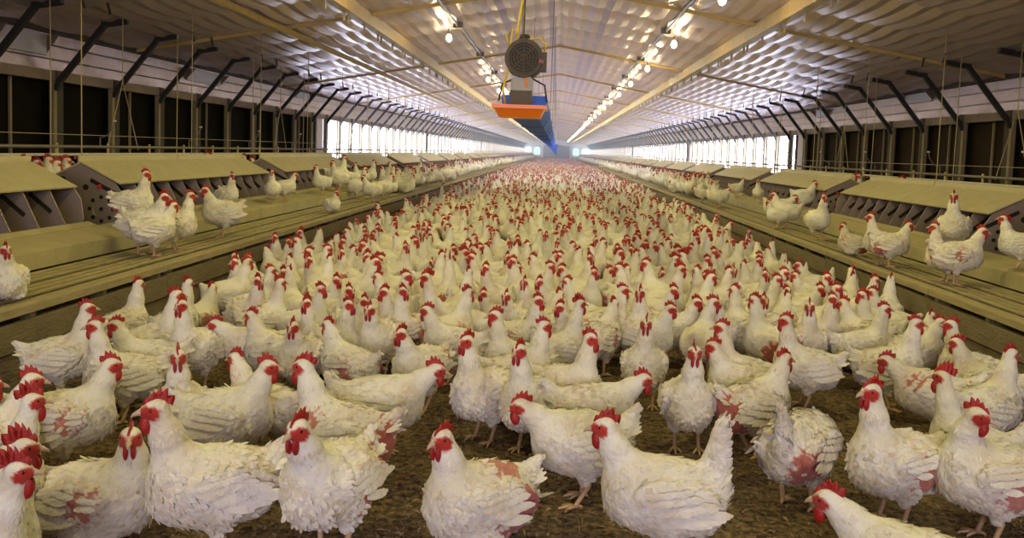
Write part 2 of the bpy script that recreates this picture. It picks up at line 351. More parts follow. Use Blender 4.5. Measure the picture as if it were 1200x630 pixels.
jb = Vector(fp(633, 72)); m = MB().box(jb.x-0.05, jb.x+0.045, jb.y+0.0, jb.y+0.12, jb.z-0.065, jb.z+0.065).build('junction_box', 'motor', fd)
MB().disc(jb+Vector((0, -0.005, 0)), 0.022, n=14, th=0.02).build('gland', 'galv', fd)
MB().disc(jb+Vector((0, -0.018, 0)), 0.012, n=12, th=0.01).build('switch_knob', 'nipple', fd)
g = Vector(fp(611, 108)); m = MB(); m.box(g.x-0.075, g.x+0.075, g.y+0.02, g.y+0.2, g.z-0.09, g.z+0.10); m.build('gearbox', 'galv', fd)
m = MB(); m.box(g.x-0.08, g.x+0.075, g.y-0.01, g.y+0.02, g.z-0.085, g.z+0.012); m.build('mounting_plate', 'motor', fd)
m = MB(); m.box(g.x-0.06, g.x+0.06, g.y+0.01, g.y+0.10, g.z+0.012, g.z+0.14); m.build('gear_neck', 'galv', fd)
MB().tube([g+Vector((0.03, -0.0, 0.13)), g+Vector((0.035, -0.01, 0.04))], 0.008, 6).build('orange_lead', 'orange', fd)
# orange pan
t0, t1 = fp(577, 121), fp(641, 125); pzt = (t0[2]+t1[2])/2; pxl, pxr = t0[0], t1[0]
def pan(x0, x1, y0, y1, zt, zb, ins, th=0.012):
    m = MB(); o = [(x0, y0, zt), (x1, y0, zt), (x1, y1, zt), (x0, y1, zt)]; b_ = [(x0+ins, y0+ins, zb), (x1-ins, y0+ins, zb), (x1-ins, y1-ins, zb), (x0+ins, y1-ins, zb)]
    oi = [(x0+.02, y0+.02, zt), (x1-.02, y0+.02, zt), (x1-.02, y1-.02, zt), (x0+.02, y1-.02, zt)]; bi = [(x, y, z+th) for x, y, z in b_]
    f = [(4, 7, 6, 5)]
    for i in range(4): j = (i+1) % 4; f += [(i, 4+i, 4+j, j), (8+i, i, j, 8+j), (8+i, 8+j, 12+j, 12+i)]
    f.append((12, 13, 14, 15)); m.add(o+b_+oi+bi, [q[::-1] for q in f]); return m
pan(pxl+0.012, pxr-0.012, ZF-0.05, ZF+0.30, pzt-0.012, pzt-0.085, 0.035).build('drip_pan', 'orange', fd)
m = MB(); m.box(pxl, pxr, ZF-0.062, ZF-0.038, pzt-0.026, pzt); m.box(pxl, pxr, ZF+0.288, ZF+0.312, pzt-0.026, pzt)
m.box(pxl, pxl+0.024, ZF-0.038, ZF+0.288, pzt-0.026, pzt); m.box(pxr-0.024, pxr, ZF-0.038, ZF+0.288, pzt-0.026, pzt); m.build('pan_rim', 'orange', fd)
# blue trough, running down the house in jointed lengths
tl, tr = fp(587, 110), fp(641, 110); tb = fp(612, 134); tcx = (tl[0]+tr[0])/2; thw = (tr[0]-tl[0])/2; tz = tl[2]
prof = [(-thw, tz), (-thw, tz-0.05), (-thw*0.62, tz-0.15), (thw*0.62, tz-0.15), (thw, tz-0.05), (thw, tz), (thw-0.012, tz), (thw-0.012, tz-0.045), (thw*0.57, tz-0.138), (-thw*0.57, tz-0.138), (-thw+0.012, tz-0.045), (-thw+0.012, tz)]
tm = MB().prism_y([(x, z-tz) for x, z in prof][::-1], 0, 2.38).mesh('trough_length', 'blue')
cm = MB().prism_y([(x*1.06, (z-tz)*1.06) for x, z in prof[:6]][::-1], 0, 0.06).mesh('trough_joint', 'blue')
MB().prism_y([(tcx+x, z) for x, z in prof[:6]][::-1], ZF+0.10, ZF+0.118).build('trough_end', 'blue', fd)
ycur = ZF+0.12
while ycur < 40:
    put('trough_length', tm, fd, (tcx, ycur, tz)); put('trough_joint', cm, fd, (tcx, ycur+2.35, tz)); ycur += 2.40
m = MB(); e = ycur; m.add([(tcx-0.28, e, tz-0.02), (tcx+0.30, e, tz-0.02), (tcx+0.24, e+0.3, tz-0.55), (tcx-0.28, e+0.9, tz-0.02), (tcx+0.30, e+0.9, tz-0.02), (tcx+0.24, e+0.6, tz-0.55)],
                          [(0, 1, 2), (5, 4, 3), (0, 2, 5, 3), (1, 4, 5, 2), (0, 3, 4, 1)]); m.build('outlet_chute', 'blue', fd)
for yy, dx in ((ZF+0.08, -0.02),):
    MB().tube([mc+Vector((-0.06, 0.05, R*0.9)), mc+Vector((-0.02, 0.05, 0.45)), mc+Vector((-0.01, 0.06, roof_z(0.2)-mc.z))], 0.010, 6).build('lift_rope', 'yellow', fd)
MB().tube([mc+Vector((-0.01, 0.05, R*0.9)), mc+Vector((0.0, 0.07, roof_z(0.2)-mc.z))], 0.006, 6).build('chain', 'iron', fd)
m = MB(); m.tube([mc+Vector((0.0, 0.06, R*0.9)), mc+Vector((0.0, 0.06, R*1.25))], [0.05, 0.03], 10); m.build('lifting_eye', 'motordark', fd)
MB().tube([mc+Vector((-0.10, 0.02, R*0.55)), mc+Vector((-0.13, 0.03, 0.16)), mc+Vector((-0.09, 0.02, 0.20)), mc+Vector((-0.10, 0.0, -0.05)), mc+Vector((-0.14, 0.0, -0.22)), mc+Vector((-0.12, 0, -0.32))], 0.008, 6).build('yellow_cable', 'yellow', fd, True)
MB().tube([mc+Vector((0.02, 0.02, R*0.95)), mc+Vector((0.10, 0.02, R*1.05)), mc+Vector((0.15, 0.02, 0.10)), mc+Vector((0.14, 0.02, 0.05))], 0.008, 6).build('yellow_cable', 'yellow', fd, True)
for s_ in (-1, 1):
    MB().tube([mc+Vector((s_*0.06, 0.06, -R)), mc+Vector((s_*0.15, 0.05, -0.18)), mc+Vector((s_*0.17, 0.05, -0.30))], 0.007, 6).build('stay_rod', 'motordark', fd)
hw_me = MB().tube([(0, 0, 0), (0, 0, roof_z(0.25)-tz)], 0.004, 5).mesh('hanger_wire', 'pipe_grey')
for k in range(8):
    for s_ in (-1, 1): put('hanger_wire', hw_me, fd, (tcx+s_*thw, 9.0+4.2*k, tz-0.02))

# ------------------------------------------------------------------ slatted platforms
SEC = 2.14
NSL = 7
for sgn, side in SIDES:
    slat_m = MB().prism_y([(-0.013, PLAT-0.018), (0.013, PLAT-0.018), (0.015, PLAT-0.008), (0.012, PLAT), (-0.012, PLAT), (-0.015, PLAT-0.008)], 0.004, SEC-0.004).mesh('slat', 'slat')
    xr = sgn*(PX0+0.035); rail_m = MB().box(-0.035, 0.035, 0.004, SEC-0.004, PLAT-0.036, PLAT+0.002).mesh('front_rail', 'slat')
    b1 = MB().box(-0.016, 0.016, 0.003, SEC-0.003, PLAT-0.20, PLAT-0.068).mesh('front_board', 'plank')
    b2 = MB().box(-0.016, 0.016, 0.003, SEC-0.003, 0.0, PLAT-0.215).mesh('front_board', 'plank')
    jm = MB().box(min(sgn*(PX0+0.02), sgn*(PX1+0.05)), max(sgn*(PX0+0.02), sgn*(PX1+0.05)), -0.02, 0.02, PLAT-0.07, PLAT-0.0185).mesh('joist', 'plank')
    pm = MB().box(-0.022, 0.022, -0.022, 0.022, 0, PLAT-0.036).mesh('leg', 'plank')
    ns = 16
    for k in range(ns):
        y = 1.1 + k*SEC + (0.35 if sgn > 0 else 0)
        if k == ns-1: continue
        lab = 'weathered %s slatted platform section, %s from the camera along the aisle' % (side, ORD[k])
        t = tag(empty('slat_platform', (0, y, 0)), lab, 'platform', '%s slatted platform' % side)
        for i in range(NSL):
            o = put('slat', slat_m, t, (sgn*(PX0+0.112+i*0.080), 0, 0.003*((i*5+k*3) % 3)-0.003))
        put('front_rail', rail_m, t, (xr, 0, 0)); jz = 0.006*((k*7) % 3-1)
        put('front_board', b1, t, (sgn*(PX0+0.018), 0, jz)); put('front_board', b2, t, (sgn*(PX0+0.03), 0, 0))
        for j in range(4): put('joist', jm, t, (0, 0.08+j*(SEC-0.16)/3, 0)); put('leg', pm, t, (sgn*(PX0+0.062), 0.13+j*(SEC-0.26)/3, 0))
    ye = 1.1 + (ns-1)*SEC + (0.35 if sgn > 0 else 0)
    t = tag(empty('slat_platform', (0, 0, 0)), 'far run of the %s slatted platform reaching to the end wall' % side, 'platform')
    m = MB()
    for i in range(NSL): xx = sgn*(PX0+0.112+i*0.080); m.box(xx-0.02, xx+0.02, ye, LEN-0.3, PLAT-0.028, PLAT)
    m.box(xr-0.035, xr+0.035, ye, LEN-0.3, PLAT-0.036, PLAT); stuff(m.build('slats', 'slat', t))
    xx = sgn*(PX0+0.018); MB().box(xx-0.016, xx+0.016, ye, LEN-0.3, 0.0, PLAT-0.07).build('front_board', 'plank', t)
    # deck behind the nests
    t = tag(empty('rear_deck', (0, 0, 0)), 'narrow slatted deck between the %s nest boxes and the wall' % side, 'platform')
    for i in range(9):
        xx = sgn*(4.32+i*0.125); MB().box(xx-0.045, xx+0.045, 1.1, LEN-0.3, PLAT-0.03, PLAT).build('deck_board', 'slat', t)

# ------------------------------------------------------------------ nest boxes
PER = 4.28; UL = 3.66; NH = 12
PANEL = [(3.50, .60), (3.52, .75), (3.58, .838), (3.88, .992), (4.18, .838), (4.24, .75), (4.26, .60), (4.20, .446), (3.56, .446)]
def nest_meshes(sgn):
    d = {}
    pl = [(sgn*x, z) for x, z in PANEL]
    if sgn > 0: pl = pl[::-1]
    d['end_panel'] = MB().prism_y(pl, -0.006, 0.006).mesh('end_panel', 'nest')
    half = UL/2
    def slab(a, b_, th, y0, y1):   # (x,z)->(x,z) slab of thickness th
        (x0, z0), (x1, z1) = a, b_; L = math.hypot(x1-x0, z1-z0); nx, nz = -(z1-z0)/L*th, (x1-x0)/L*th
        q = [(sgn*x0, z0), (sgn*x1, z1), (sgn*(x1+nx), z1+nz), (sgn*(x0+nx), z0+nz)]
        return MB().prism_y(q if sgn < 0 else q[::-1], y0, y1)
    d['lid'] = slab((3.55, .832), (3.885, 1.000), 0.012, 0.004, half-0.004).mesh('lid', 'lid')
    d['rear_lid'] = slab((3.875, .998), (4.20, .832), 0.012, 0.004, UL-0.004).mesh('rear_lid', 'lid')
    m = MB(); xx = sgn*3.90; m.box(xx-0.006, xx+0.006, 0.0, half-0.02, 1.0, 1.055); d['roost_guard'] = m.mesh('roost_guard', 'lid')
    q = [(3.45, .565), (3.58, .838), (3.90, .96), (3.90, .52)]; q = [(sgn*x, z) for x, z in q]
    d['partition'] = MB().prism_y(q if sgn < 0 else q[::-1], -0.004, 0.004).mesh('partition', 'nest')
    d['front_sill'] = slab((3.40, .548), (3.47, .572), 0.014, 0.002, UL-0.002).mesh('front_sill', 'ledge')
    xx = sorted((sgn*3.90, sgn*3.912)); d['back_panel'] = MB().box(xx[0], xx[1], 0.008, UL-0.008, .47, .97).mesh('back_panel', 'nest')
    xx = sorted((sgn*3.47, sgn*3.90)); d['nest_floor'] = MB().box(xx[0], xx[1], 0.008, UL-0.008, .50, .53).mesh('nest_floor', 'ledge')
    q = [(3.12, .402), (3.12, .506), (3.42, .556), (3.44, .54), (3.44, .402)]; q = [(sgn*x, z) for x, z in q]
    d['ledge'] = MB().prism_y(q[::-1] if sgn < 0 else q, 0.004, PER/2-0.006).mesh('ledge', 'ledge')
    d['hole'] = MB().disc((0, 0, 0), 0.017, n=12, th=0.003).mesh('hole', 'hole'); d['big_hole'] = MB().disc((0, 0, 0), 0.024, n=14, th=0.003).mesh('hole', 'hole')  # discs laid on the panel, shade of the openings put in as dark colour
    ring = [Vector((0.072*math.cos(a), 0, 0.072*math.sin(a))) for a in np.linspace(0, 2*math.pi, 29)]; d['ring'] = MB().tube(ring, 0.003, 4, False).mesh('embossed_ring', 'nest')
    v0, v1 = Vector((sgn*3.655, 0, .835)), Vector((sgn*3.52-0.0, 0, .725)); v0 = Vector((sgn*3.79, 0, .862))
    d['slot'] = MB().bar(v0, v1, 0.004, 0.032).mesh('slot', 'hole')
    m = MB(); 
    a, b_ = Vector((sgn*3.72, 0, .80)), Vector((sgn*3.56, 0, .67)); m.bar(a, b_, 0.012, 0.03); d['inner_slot'] = m.mesh('slot', 'hole')
    d['red_knob'] = MB().disc((0, 0, 0), 0.018, n=12, th=0.012).mesh('red_knob', 'nipple')
    d['half'] = half
    return d
for sgn, side in SIDES:
    D = nest_meshes(sgn); ys = (6.79 if sgn < 0 else 7.16) - PER
    nu = int((LEN-2-ys)/PER)
    for u in range(nu):
        y = ys + u*PER
        if u < 20: lab = 'long tin nest box on the %s side, %s unit from the camera' % (side, ORD[u])
        else: lab = 'distant tin nest box far down the %s row' % side
        t = tag(empty('nest_box', (0, y, 0)), lab, 'nest box', '%s row of nest boxes' % side)
        for e in (0, UL): put('end_panel', D['end_panel'], t, (0, e, 0))
        for e in (0, D['half']): put('lid', D['lid'], t, (0, e, 0)); put('roost_guard', D['roost_guard'], t, (0, e+0.01, 0))
        put('rear_lid', D['rear_lid'], t)
        for e in (0, PER/2): put('ledge', D['ledge'], t, (0, e-0.03, 0))
        put('front_sill', D['front_sill'], t); put('back_panel', D['back_panel'], t); put('nest_floor', D['nest_floor'], t)
        if u < 8:
            for i in range(1, NH):
                pa = put('partition', D['partition'], t, (0, UL*i/NH, 0))
                if u < 4: put('slot', D['inner_slot'], pa, (0, -0.003, 0))
        else:
            m = MB()
            for i in range(1, NH): q = [(3.45, .565), (3.58, .838), (3.90, .96), (3.90, .52)]; m.prism_y([(sgn*x_, z_) for x_, z_ in q], UL*i/NH-0.004, UL*i/NH+0.004)
            stuff(m.build('partitions', 'nest', t))
        if u < 5:
            cx, cz = sgn*3.70, .625
            for a in range(8): put('hole', D['hole'], t, (cx+0.098*math.cos(a*math.pi/4), -0.007, cz+0.098*math.sin(a*math.pi/4)))
            put('hole', D['hole'], t, (cx, -0.007, cz)); put('embossed_ring', D['ring'], t, (cx, -0.006, cz))
            put('hole', D['big_hole'], t, (sgn*3.83, -0.007, .80)); put('hole', D['big_hole'], t, (sgn*4.02, -0.007, .86))
            put('slot', D['slot'], t, (0, -0.007, 0)); put('red_knob', D['red_knob'], t, (sgn*3.71, -0.014, .81))

# ------------------------------------------------------------------ water lines behind the nests, with hanging cords
for sgn, side in SIDES:
    t = tag(empty('water_line', (0, 0, 0)), 'white drinker pipe with red nipples hanging behind the %s nest boxes' % side, 'water line')
    x = sgn*4.62; zp = 1.035
    MB().tube([(x, 0.5, zp), (x, LEN-0.5, zp)], 0.014, 8).build('drinker_pipe', 'pipe_white', t, True)
    MB().tube([(x, 0.5, zp+0.075), (x, LEN-0.5, zp+0.075)], 0.016, 8).build('support_rail', 'pipe_grey', t, True)
    nm = MB().tube([(0, 0, 0.01), (0, 0, -0.045)], [0.013, 0.011], 6).mesh('nipple', 'nipple'); cm2 = MB().box(-0.008, 0.008, -0.008, 0.008, 0, 0.13).mesh('clip', 'beam')
    for k in range(140): put('nipple', nm, t, (x, 4.0+0.235*k, zp))
    for k in range(60): put('clip', cm2, t, (x, 4.1+0.9*k, zp-0.02))
    MB().tube([(x, 0.5, zp+0.19), (x, LEN-0.5, zp+0.19)], 0.0035, 4).build('shock_wire', 'cord', t)
    cz = roof_z(4.62)-zp
    cmesh = MB().tube([(0, 0, 0), (0.004, 0, cz*0.5), (0, 0, cz)], 0.0055, 5).mesh('cord', 'cord')
    vm = MB().tube([(0, -0.32, 0), (0, 0.0, 0.72), (0, 0.34, 0)], 0.0055, 5).mesh('bridle_cord', 'cord')
    for k in range(22):
        y = 5.0 + 2.6*k
        put('cord', cmesh, t, (x, y, zp))
        if k % 2: put('bridle_cord', vm, t, (x, y+1.3, zp+0.05)); put('cord', MB().tube([(0, 0, 0.76), (0, 0, cz)], 0.005, 5).mesh('cord', 'cord'), t, (x, y+1.3, zp))
    sw = [(0, 0, 0)] + [(-sgn*0.0, 0.0, 0.10)] + [(-sgn*0.17*math.sin(a)*0.9, 0.09*math.sin(a)*0, 0.10+0.22*(1-math.cos(a)) if a < 1.6 else 0.3) for a in np.linspace(0.2, 1.35, 6)]
    wm = MB().tube(sw, 0.006, 5).mesh('breather_tube', 'pipe_grey'); tip = MB().box(-0.014, 0.014, -0.01, 0.01, -0.009, 0.009).mesh('breather_cap', 'pipe_white')
    for k in range(6):
        y = 8.45 + 2.1*k; b_ = put('breather_tube', wm, t, (x, y, zp+0.07)); put('breather_cap', tip, b_, sw[-1])
    # cords from the roof to the winch lines over the platform
    if True:
        c2 = tag(empty('winch_cords', (0, 0, 0)), 'row of thin winch cords dropping from the roof above the %s nest boxes' % side, 'cords')
        l2 = MB().tube([(0, 0, 1.03), (0, 0, roof_z(3.95))], 0.0045, 5).mesh('cord', 'cord')
        for k in range(16): put('cord', l2, c2, (sgn*3.93, 6.9+2.14*k, 0))
        l3 = MB().tube([(0, 0, 0), (0, 0.05, -0.10)], 0.012, 5).mesh('pulley', 'iron')
        for k in range(14): put('pulley', l3, c2, (sgn*4.3, 8.0+2.44*k, roof_z(4.3)-0.10)); put('pulley', l3, c2, (sgn*3.93, 6.9+2.14*k, roof_z(3.93)-0.28))

# ------------------------------------------------------------------ hens: one smooth surface per body, grown from a distance field
WHITE = np.array([0.79, 0.755, 0.68]); RED = np.array([0.42, 0.020, 0.014]); SKIN = np.array([0.52, 0.17, 0.13]); RAW = np.array([0.42, 0.075, 0.06])
def sd_ell(P, c, r, pitch=0.0, yaw=0.0):
    q = P - np.array(c, np.float32)
    if yaw: cy, sy = math.cos(yaw), math.sin(yaw); q = np.stack([q[:, 0]*cy+q[:, 1]*sy, -q[:, 0]*sy+q[:, 1]*cy, q[:, 2]], 1)
    if pitch: cp, sp = math.cos(pitch), math.sin(pitch); q = np.stack([q[:, 0]*cp+q[:, 2]*sp, q[:, 1], -q[:, 0]*sp+q[:, 2]*cp], 1)
    r = np.array(r, np.float32); k0 = np.linalg.norm(q/r, axis=1); k1 = np.linalg.norm(q/(r*r), axis=1)+1e-6
    return k0*(k0-1)/k1
def sd_cone(P, a, b, ra, rb):
    a = np.array(a, np.float32); b = np.array(b, np.float32); ba = b-a; h = np.clip(((P-a)@ba)/(ba@ba), 0, 1)
    return np.linalg.norm(P-a-h[:, None]*ba, axis=1) - (ra+(rb-ra)*h)
def smin(a, b, k):
    h = np.clip(0.5+0.5*(b-a)/k, 0, 1); return b+(a-b)*h - k*h*(1-h)
def surface_nets(F, org, h):
    nx, ny, nz = F.shape; ins = F < 0
    c = [(i, j, k) for i in (0, 1) for j in (0, 1) for k in (0, 1)]
    def sub(A, i, j, k): return A[i:nx-1+i, j:ny-1+j, k:nz-1+k]
    cnt = sum(sub(ins, *q).astype(np.int8) for q in c); act = (cnt > 0) & (cnt < 8)
    idx = -np.ones(act.shape, np.int64); idx[act] = np.arange(act.sum()); ci = np.argwhere(act)
    acc = np.zeros((len(ci), 3)); num = np.zeros(len(ci))
    for q in c:
        for ax in range(3):
            if q[ax]: continue
            q2 = list(q); q2[ax] = 1
            f0 = F[ci[:, 0]+q[0], ci[:, 1]+q[1], ci[:, 2]+q[2]]; f1 = F[ci[:, 0]+q2[0], ci[:, 1]+q2[1], ci[:, 2]+q2[2]]
            m = (f0 < 0) != (f1 < 0); t = np.where(m, f0/np.where(m, f0-f1, 1), 0)
            p = np.tile(np.array(q, float), (len(ci), 1)); p[:, ax] += t
            acc += p*m[:, None]; num += m
    V = (ci + acc/num[:, None])*h + org
    Q = []
    for ax in range(3):
        a1, a2 = (ax+1) % 3, (ax+2) % 3
        s0 = [slice(None)]*3; s1 = [slice(None)]*3; s0[ax] = slice(0, -1); s1[ax] = slice(1, None)
        I0, I1 = ins[tuple(s0)], ins[tuple(s1)]; e = np.argwhere(I0 != I1)
        e = e[(e[:, a1] > 0) & (e[:, a2] > 0) & (e[:, a1] < F.shape[a1]-1) & (e[:, a2] < F.shape[a2]-1)]
        flip = I0[e[:, 0], e[:, 1], e[:, 2]]
        def cell(d1, d2):
            g = e.copy(); g[:, a1] -= d1; g[:, a2] -= d2; return idx[g[:, 0], g[:, 1], g[:, 2]]
        q = np.stack([cell(1, 1), cell(0, 1), cell(0, 0), cell(1, 0)], 1); q[~flip] = q[~flip][:, ::-1]; Q.append(q)
    return V, np.concatenate(Q)

# pose: neck base, neck middle, head centre, head yaw, head pitch, drop (sitting), tail lift, comb size
POSES = {
 'up':     ((.090, 0, .275), (.104, 0, .370), (.118, 0, .450), 0, 0, 0, .02, 1.1),
 'alert':  ((.100, 0, .270), (.125, 0, .360), (.148, 0, .430), 0, .05, 0, .03, 1.2),
 'relax':  ((.098, 0, .265), (.130, 0, .340), (.155, 0, .398), 0, -.05, 0, .03, 1.1),
 'turnl':  ((.090, 0, .272), (.104, .008, .360), (.112, .030, .432), 1.15, 0, 0, .02, 1.1),
 'turnr':  ((.090, 0, .272), (.104, -.008, .360), (.112, -.030, .432), -1.15, 0, 0, .02, 1.1),
 'low':    ((.115, 0, .250), (.170, 0, .300), (.218, 0, .335), 0, -.1, 0, .05, 1.1),
 'sit':    ((.095, 0, .262), (.112, 0, .340), (.130, 0, .402), 0.35, 0, .085, .02, 1.0),
 'sitturn': ((.095, 0, .262), (.112, -.01, .340), (.118, -.030, .402), -1.2, 0, .085, .02, 1.0),
 'peck':   ((.120, 0, .215), (.190, 0, .165), (.225, 0, .085), 0, -1.0, 0, .10, 1.1),
 'rooster': ((.095, 0, .280), (.114, 0, .390), (.134, 0, .480), 0, 0, 0, .07, 1.75),
 'tailup': ((.108, 0, .262), (.146, 0, .335), (.172, 0, .392), 0, -.05, 0, .15, 1.2),
 'back':   ((.090, 0, .272), (.095, .020, .355), (.086, .045, .412), 2.5, -.1, 0, .02, 1.1),
}
def hen_sdf(P, ps, seed, lod=0):
    nb, nm, hd, hy, hp, drop, tl, cs = ps; r = np.random.default_rng(seed)
    fat = 1.0 + 0.05*(r.random()-0.5)
    dz = np.array([0, 0, drop], np.float32); P = P + dz
    d = sd_ell(P, (.040, 0, .208), (.112, .103*fat, .106), 0.42)
    d = smin(d, sd_ell(P, (-.045, 0, .210), (.108, .098*fat, .098), 0.12), .05)
    d = smin(d, sd_ell(P, (.100, 0, .215), (.065, .072, .085), 0.5), .04)
    d = smin(d, sd_ell(P, (-.090, 0, .175), (.066, .074, .064)), .04)
    tb, te = (-.122, 0, .235), (-.180+tl*.25, 0, .265+tl)
    q = P.copy(); q[:, 1] *= 1.25
    d = smin(d, sd_cone(q, tb, te, .052, .018), .035)
    for s in (-1, 1):
        d = smin(d, sd_ell(P, (-.025, s*.086*fat, .222), (.122, .024, .060), 0.16, s*0.10), .012)
        if drop < .04:
            d = smin(d, sd_cone(P, (-.005, s*.052, .155), (.005, s*.050, .092), .050, .020), .025)
        else: d = smin(d, sd_ell(P, (.02, s*.060, .130), (.07, .04, .04)), .03)
    d = smin(d, sd_cone(P, nb, nm, .064, .039), .045)
    d = smin(d, sd_cone(P, nm, hd, .039, .028), .022)
    hf = np.array([math.cos(hy)*math.cos(hp), math.sin(hy)*math.cos(hp), math.sin(hp)])
    hd_ = np.array(hd)
    d = smin(d, sd_ell(P, hd_+hf*.006, (.034, .024, .0265), hp, hy), .012)
    d = smin(d, sd_cone(P, hd_+hf*.015+[0, 0, -.002], hd_+hf*.036+[0, 0, -.004], .018, .010), .008)
    if lod < 2:
        w = np.sin(P[:, 0]*118+3*np.sin(P[:, 1]*60)+seed)*np.sin(P[:, 2]*95+P[:, 0]*40)*np.sin(P[:, 1]*85+1.3)
        hdist = np.linalg.norm(P-hd_.astype(np.float32), axis=1); d = d + .0035*w*np.clip((hdist-.07)/.08, 0, 1)
    return d

PATCHES = {0: [], 1: [((-.03, .10, .20), .045, 0), ((-.10, -.08, .17), .05, 1)], 2: [((-.13, .05, .20), .06, 1), ((.02, -.10, .23), .035, 0), ((-.06, .10, .17), .05, 1)],
           3: [((-.15, 0, .17), .075, 1), ((.09, .06, .26), .03, 0)], 4: [((-.05, .02, .305), .038, 0), ((-.08, .10, .18), .055, 1), ((-.08, -.10, .18), .055, 1)]}
def mesh_np(name, V, Fq, colr=None, m='hen', smooth=True):
    me = bpy.data.meshes.new(name); V = np.asarray(V, np.float32); Fq = np.asarray(Fq, np.int32); nf, k = Fq.shape
    me.vertices.add(len(V)); me.vertices.foreach_set('co', V.ravel()); me.loops.add(nf*k); me.loops.foreach_set('vertex_index', Fq.ravel())
    me.polygons.add(nf); me.polygons.foreach_set('loop_start', np.arange(0, nf*k, k, dtype=np.int32))
    if colr is not None:
        a = me.attributes.new('col', 'FLOAT_COLOR', 'POINT'); c4 = np.ones((len(V), 4), np.float32); c4[:, :3] = colr; a.data.foreach_set('color', c4.ravel())
    me.materials.append(M[m]); me.update(calc_edges=True); me.validate()
    if smooth: me.polygons.foreach_set('use_smooth', np.ones(len(me.polygons), bool))
    return me
def rot_head(hy, hp):
    f = np.array([math.cos(hy)*math.cos(hp), math.sin(hy)*math.cos(hp), math.sin(hp)]); l = np.array([-math.sin(hy), math.cos(hy), 0]); u = np.cross(f, l); return np.stack([f, l, u], 1)
def ball(c, r, nu=10, nv=7):
    v = []; f = []
    for i in range(nv+1):
        th = math.pi*i/nv
        for j in range(nu): ph = 2*math.pi*j/nu; v.append((c[0]+r[0]*math.sin(th)*math.cos(ph), c[1]+r[1]*math.sin(th)*math.sin(ph), c[2]+r[2]*math.cos(th)))
    for i in range(nv):
        for j in range(nu): a = i*nu+j; b = i*nu+(j+1) % nu; f.append((a, a+nu, b+nu, b))
    return np.array(v), np.array(f)
def comb_shape(cs, seed):
    r = np.random.default_rng(seed+50); n = 5 if cs < 1.5 else 6; x0, x1 = .034, -.030-.006*cs
    top = []; cs = cs*1.38; N = 4*n
    for i in range(N+1):
        t = i/N; x = x0+(x1-x0)*t; env = math.sin(math.pi*(0.10+0.82*t))**0.6*(0.55+0.5*t if t < .7 else 0.9-0.9*(t-.7))
        tooth = abs(((t*n) % 1.0)-0.5)*2; tooth = 1-tooth
        top.append((x-.009*tooth*cs*(t-.15), .026*cs*env*(0.58+0.42*tooth**.8)+.003))
    V = []; lean = (r.random()-.5)*.35
    for (x, z), t in zip(top, np.linspace(0, 1, N+1)):
        zb = .010+.012*math.sin(math.pi*min(max(t, .0), 1)); wob = .002*math.sin(t*9+seed)
        for s in (-1, 1):
            V += [(x*0.9, s*.0045+wob, zb), (x, s*.0034+wob+lean*z*.5, zb+z*.55), (x, s*.0014+wob+lean*z, zb+z)]
    F = []
    for i in range(N):
        a, b = i*6, (i+1)*6
        F += [(a, b, b+1, a+1), (a+1, b+1, b+2, a+2), (a+4, b+4, b+3, a+3), (a+5, b+5, b+4, a+4), (a+2, b+2, b+5, a+5)]
    F += [(0, 1, 4, 3), (1, 2, 5, 4)]; e = N*6; F += [(e+3, e+4, e+1, e), (e+4, e+5, e+2, e+1)]
    return np.array(V), np.array(F)
def feather_strip(root, dirv, nrm, L, w, lift, curl):
    side = np.cross(nrm, dirv); side /= np.linalg.norm(side)+1e-9
    p = lambda t, s, up_: root + dirv*L*t + side*w*s + nrm*(lift*t*t + up_ - curl*t*t*t)
    v = [p(0, -.25, -.004), p(0, .25, -.004), p(.35, -.5, -.0010), p(.35, 0, .0006), p(.35, .5, -.0010), p(.75, -.45, -.001), p(.75, 0, .0004), p(.75, .45, -.001), p(1.0, -.15, 0), p(1.02, .15, 0)]
    f = [(0, 3, 2, 2), (0, 1, 4, 3), (2, 3, 6, 5), (3, 4, 7, 6), (5, 6, 9, 8), (6, 7, 9, 9)]
    return v, f
def tri_fix(F):
    out = []
    for q in F:
        q = [int(i) for i in q]
        out.append((q[0], q[1], q[2])); 
        if q[3] != q[2]: out.append((q[0], q[2], q[3]))
    return np.array(out)

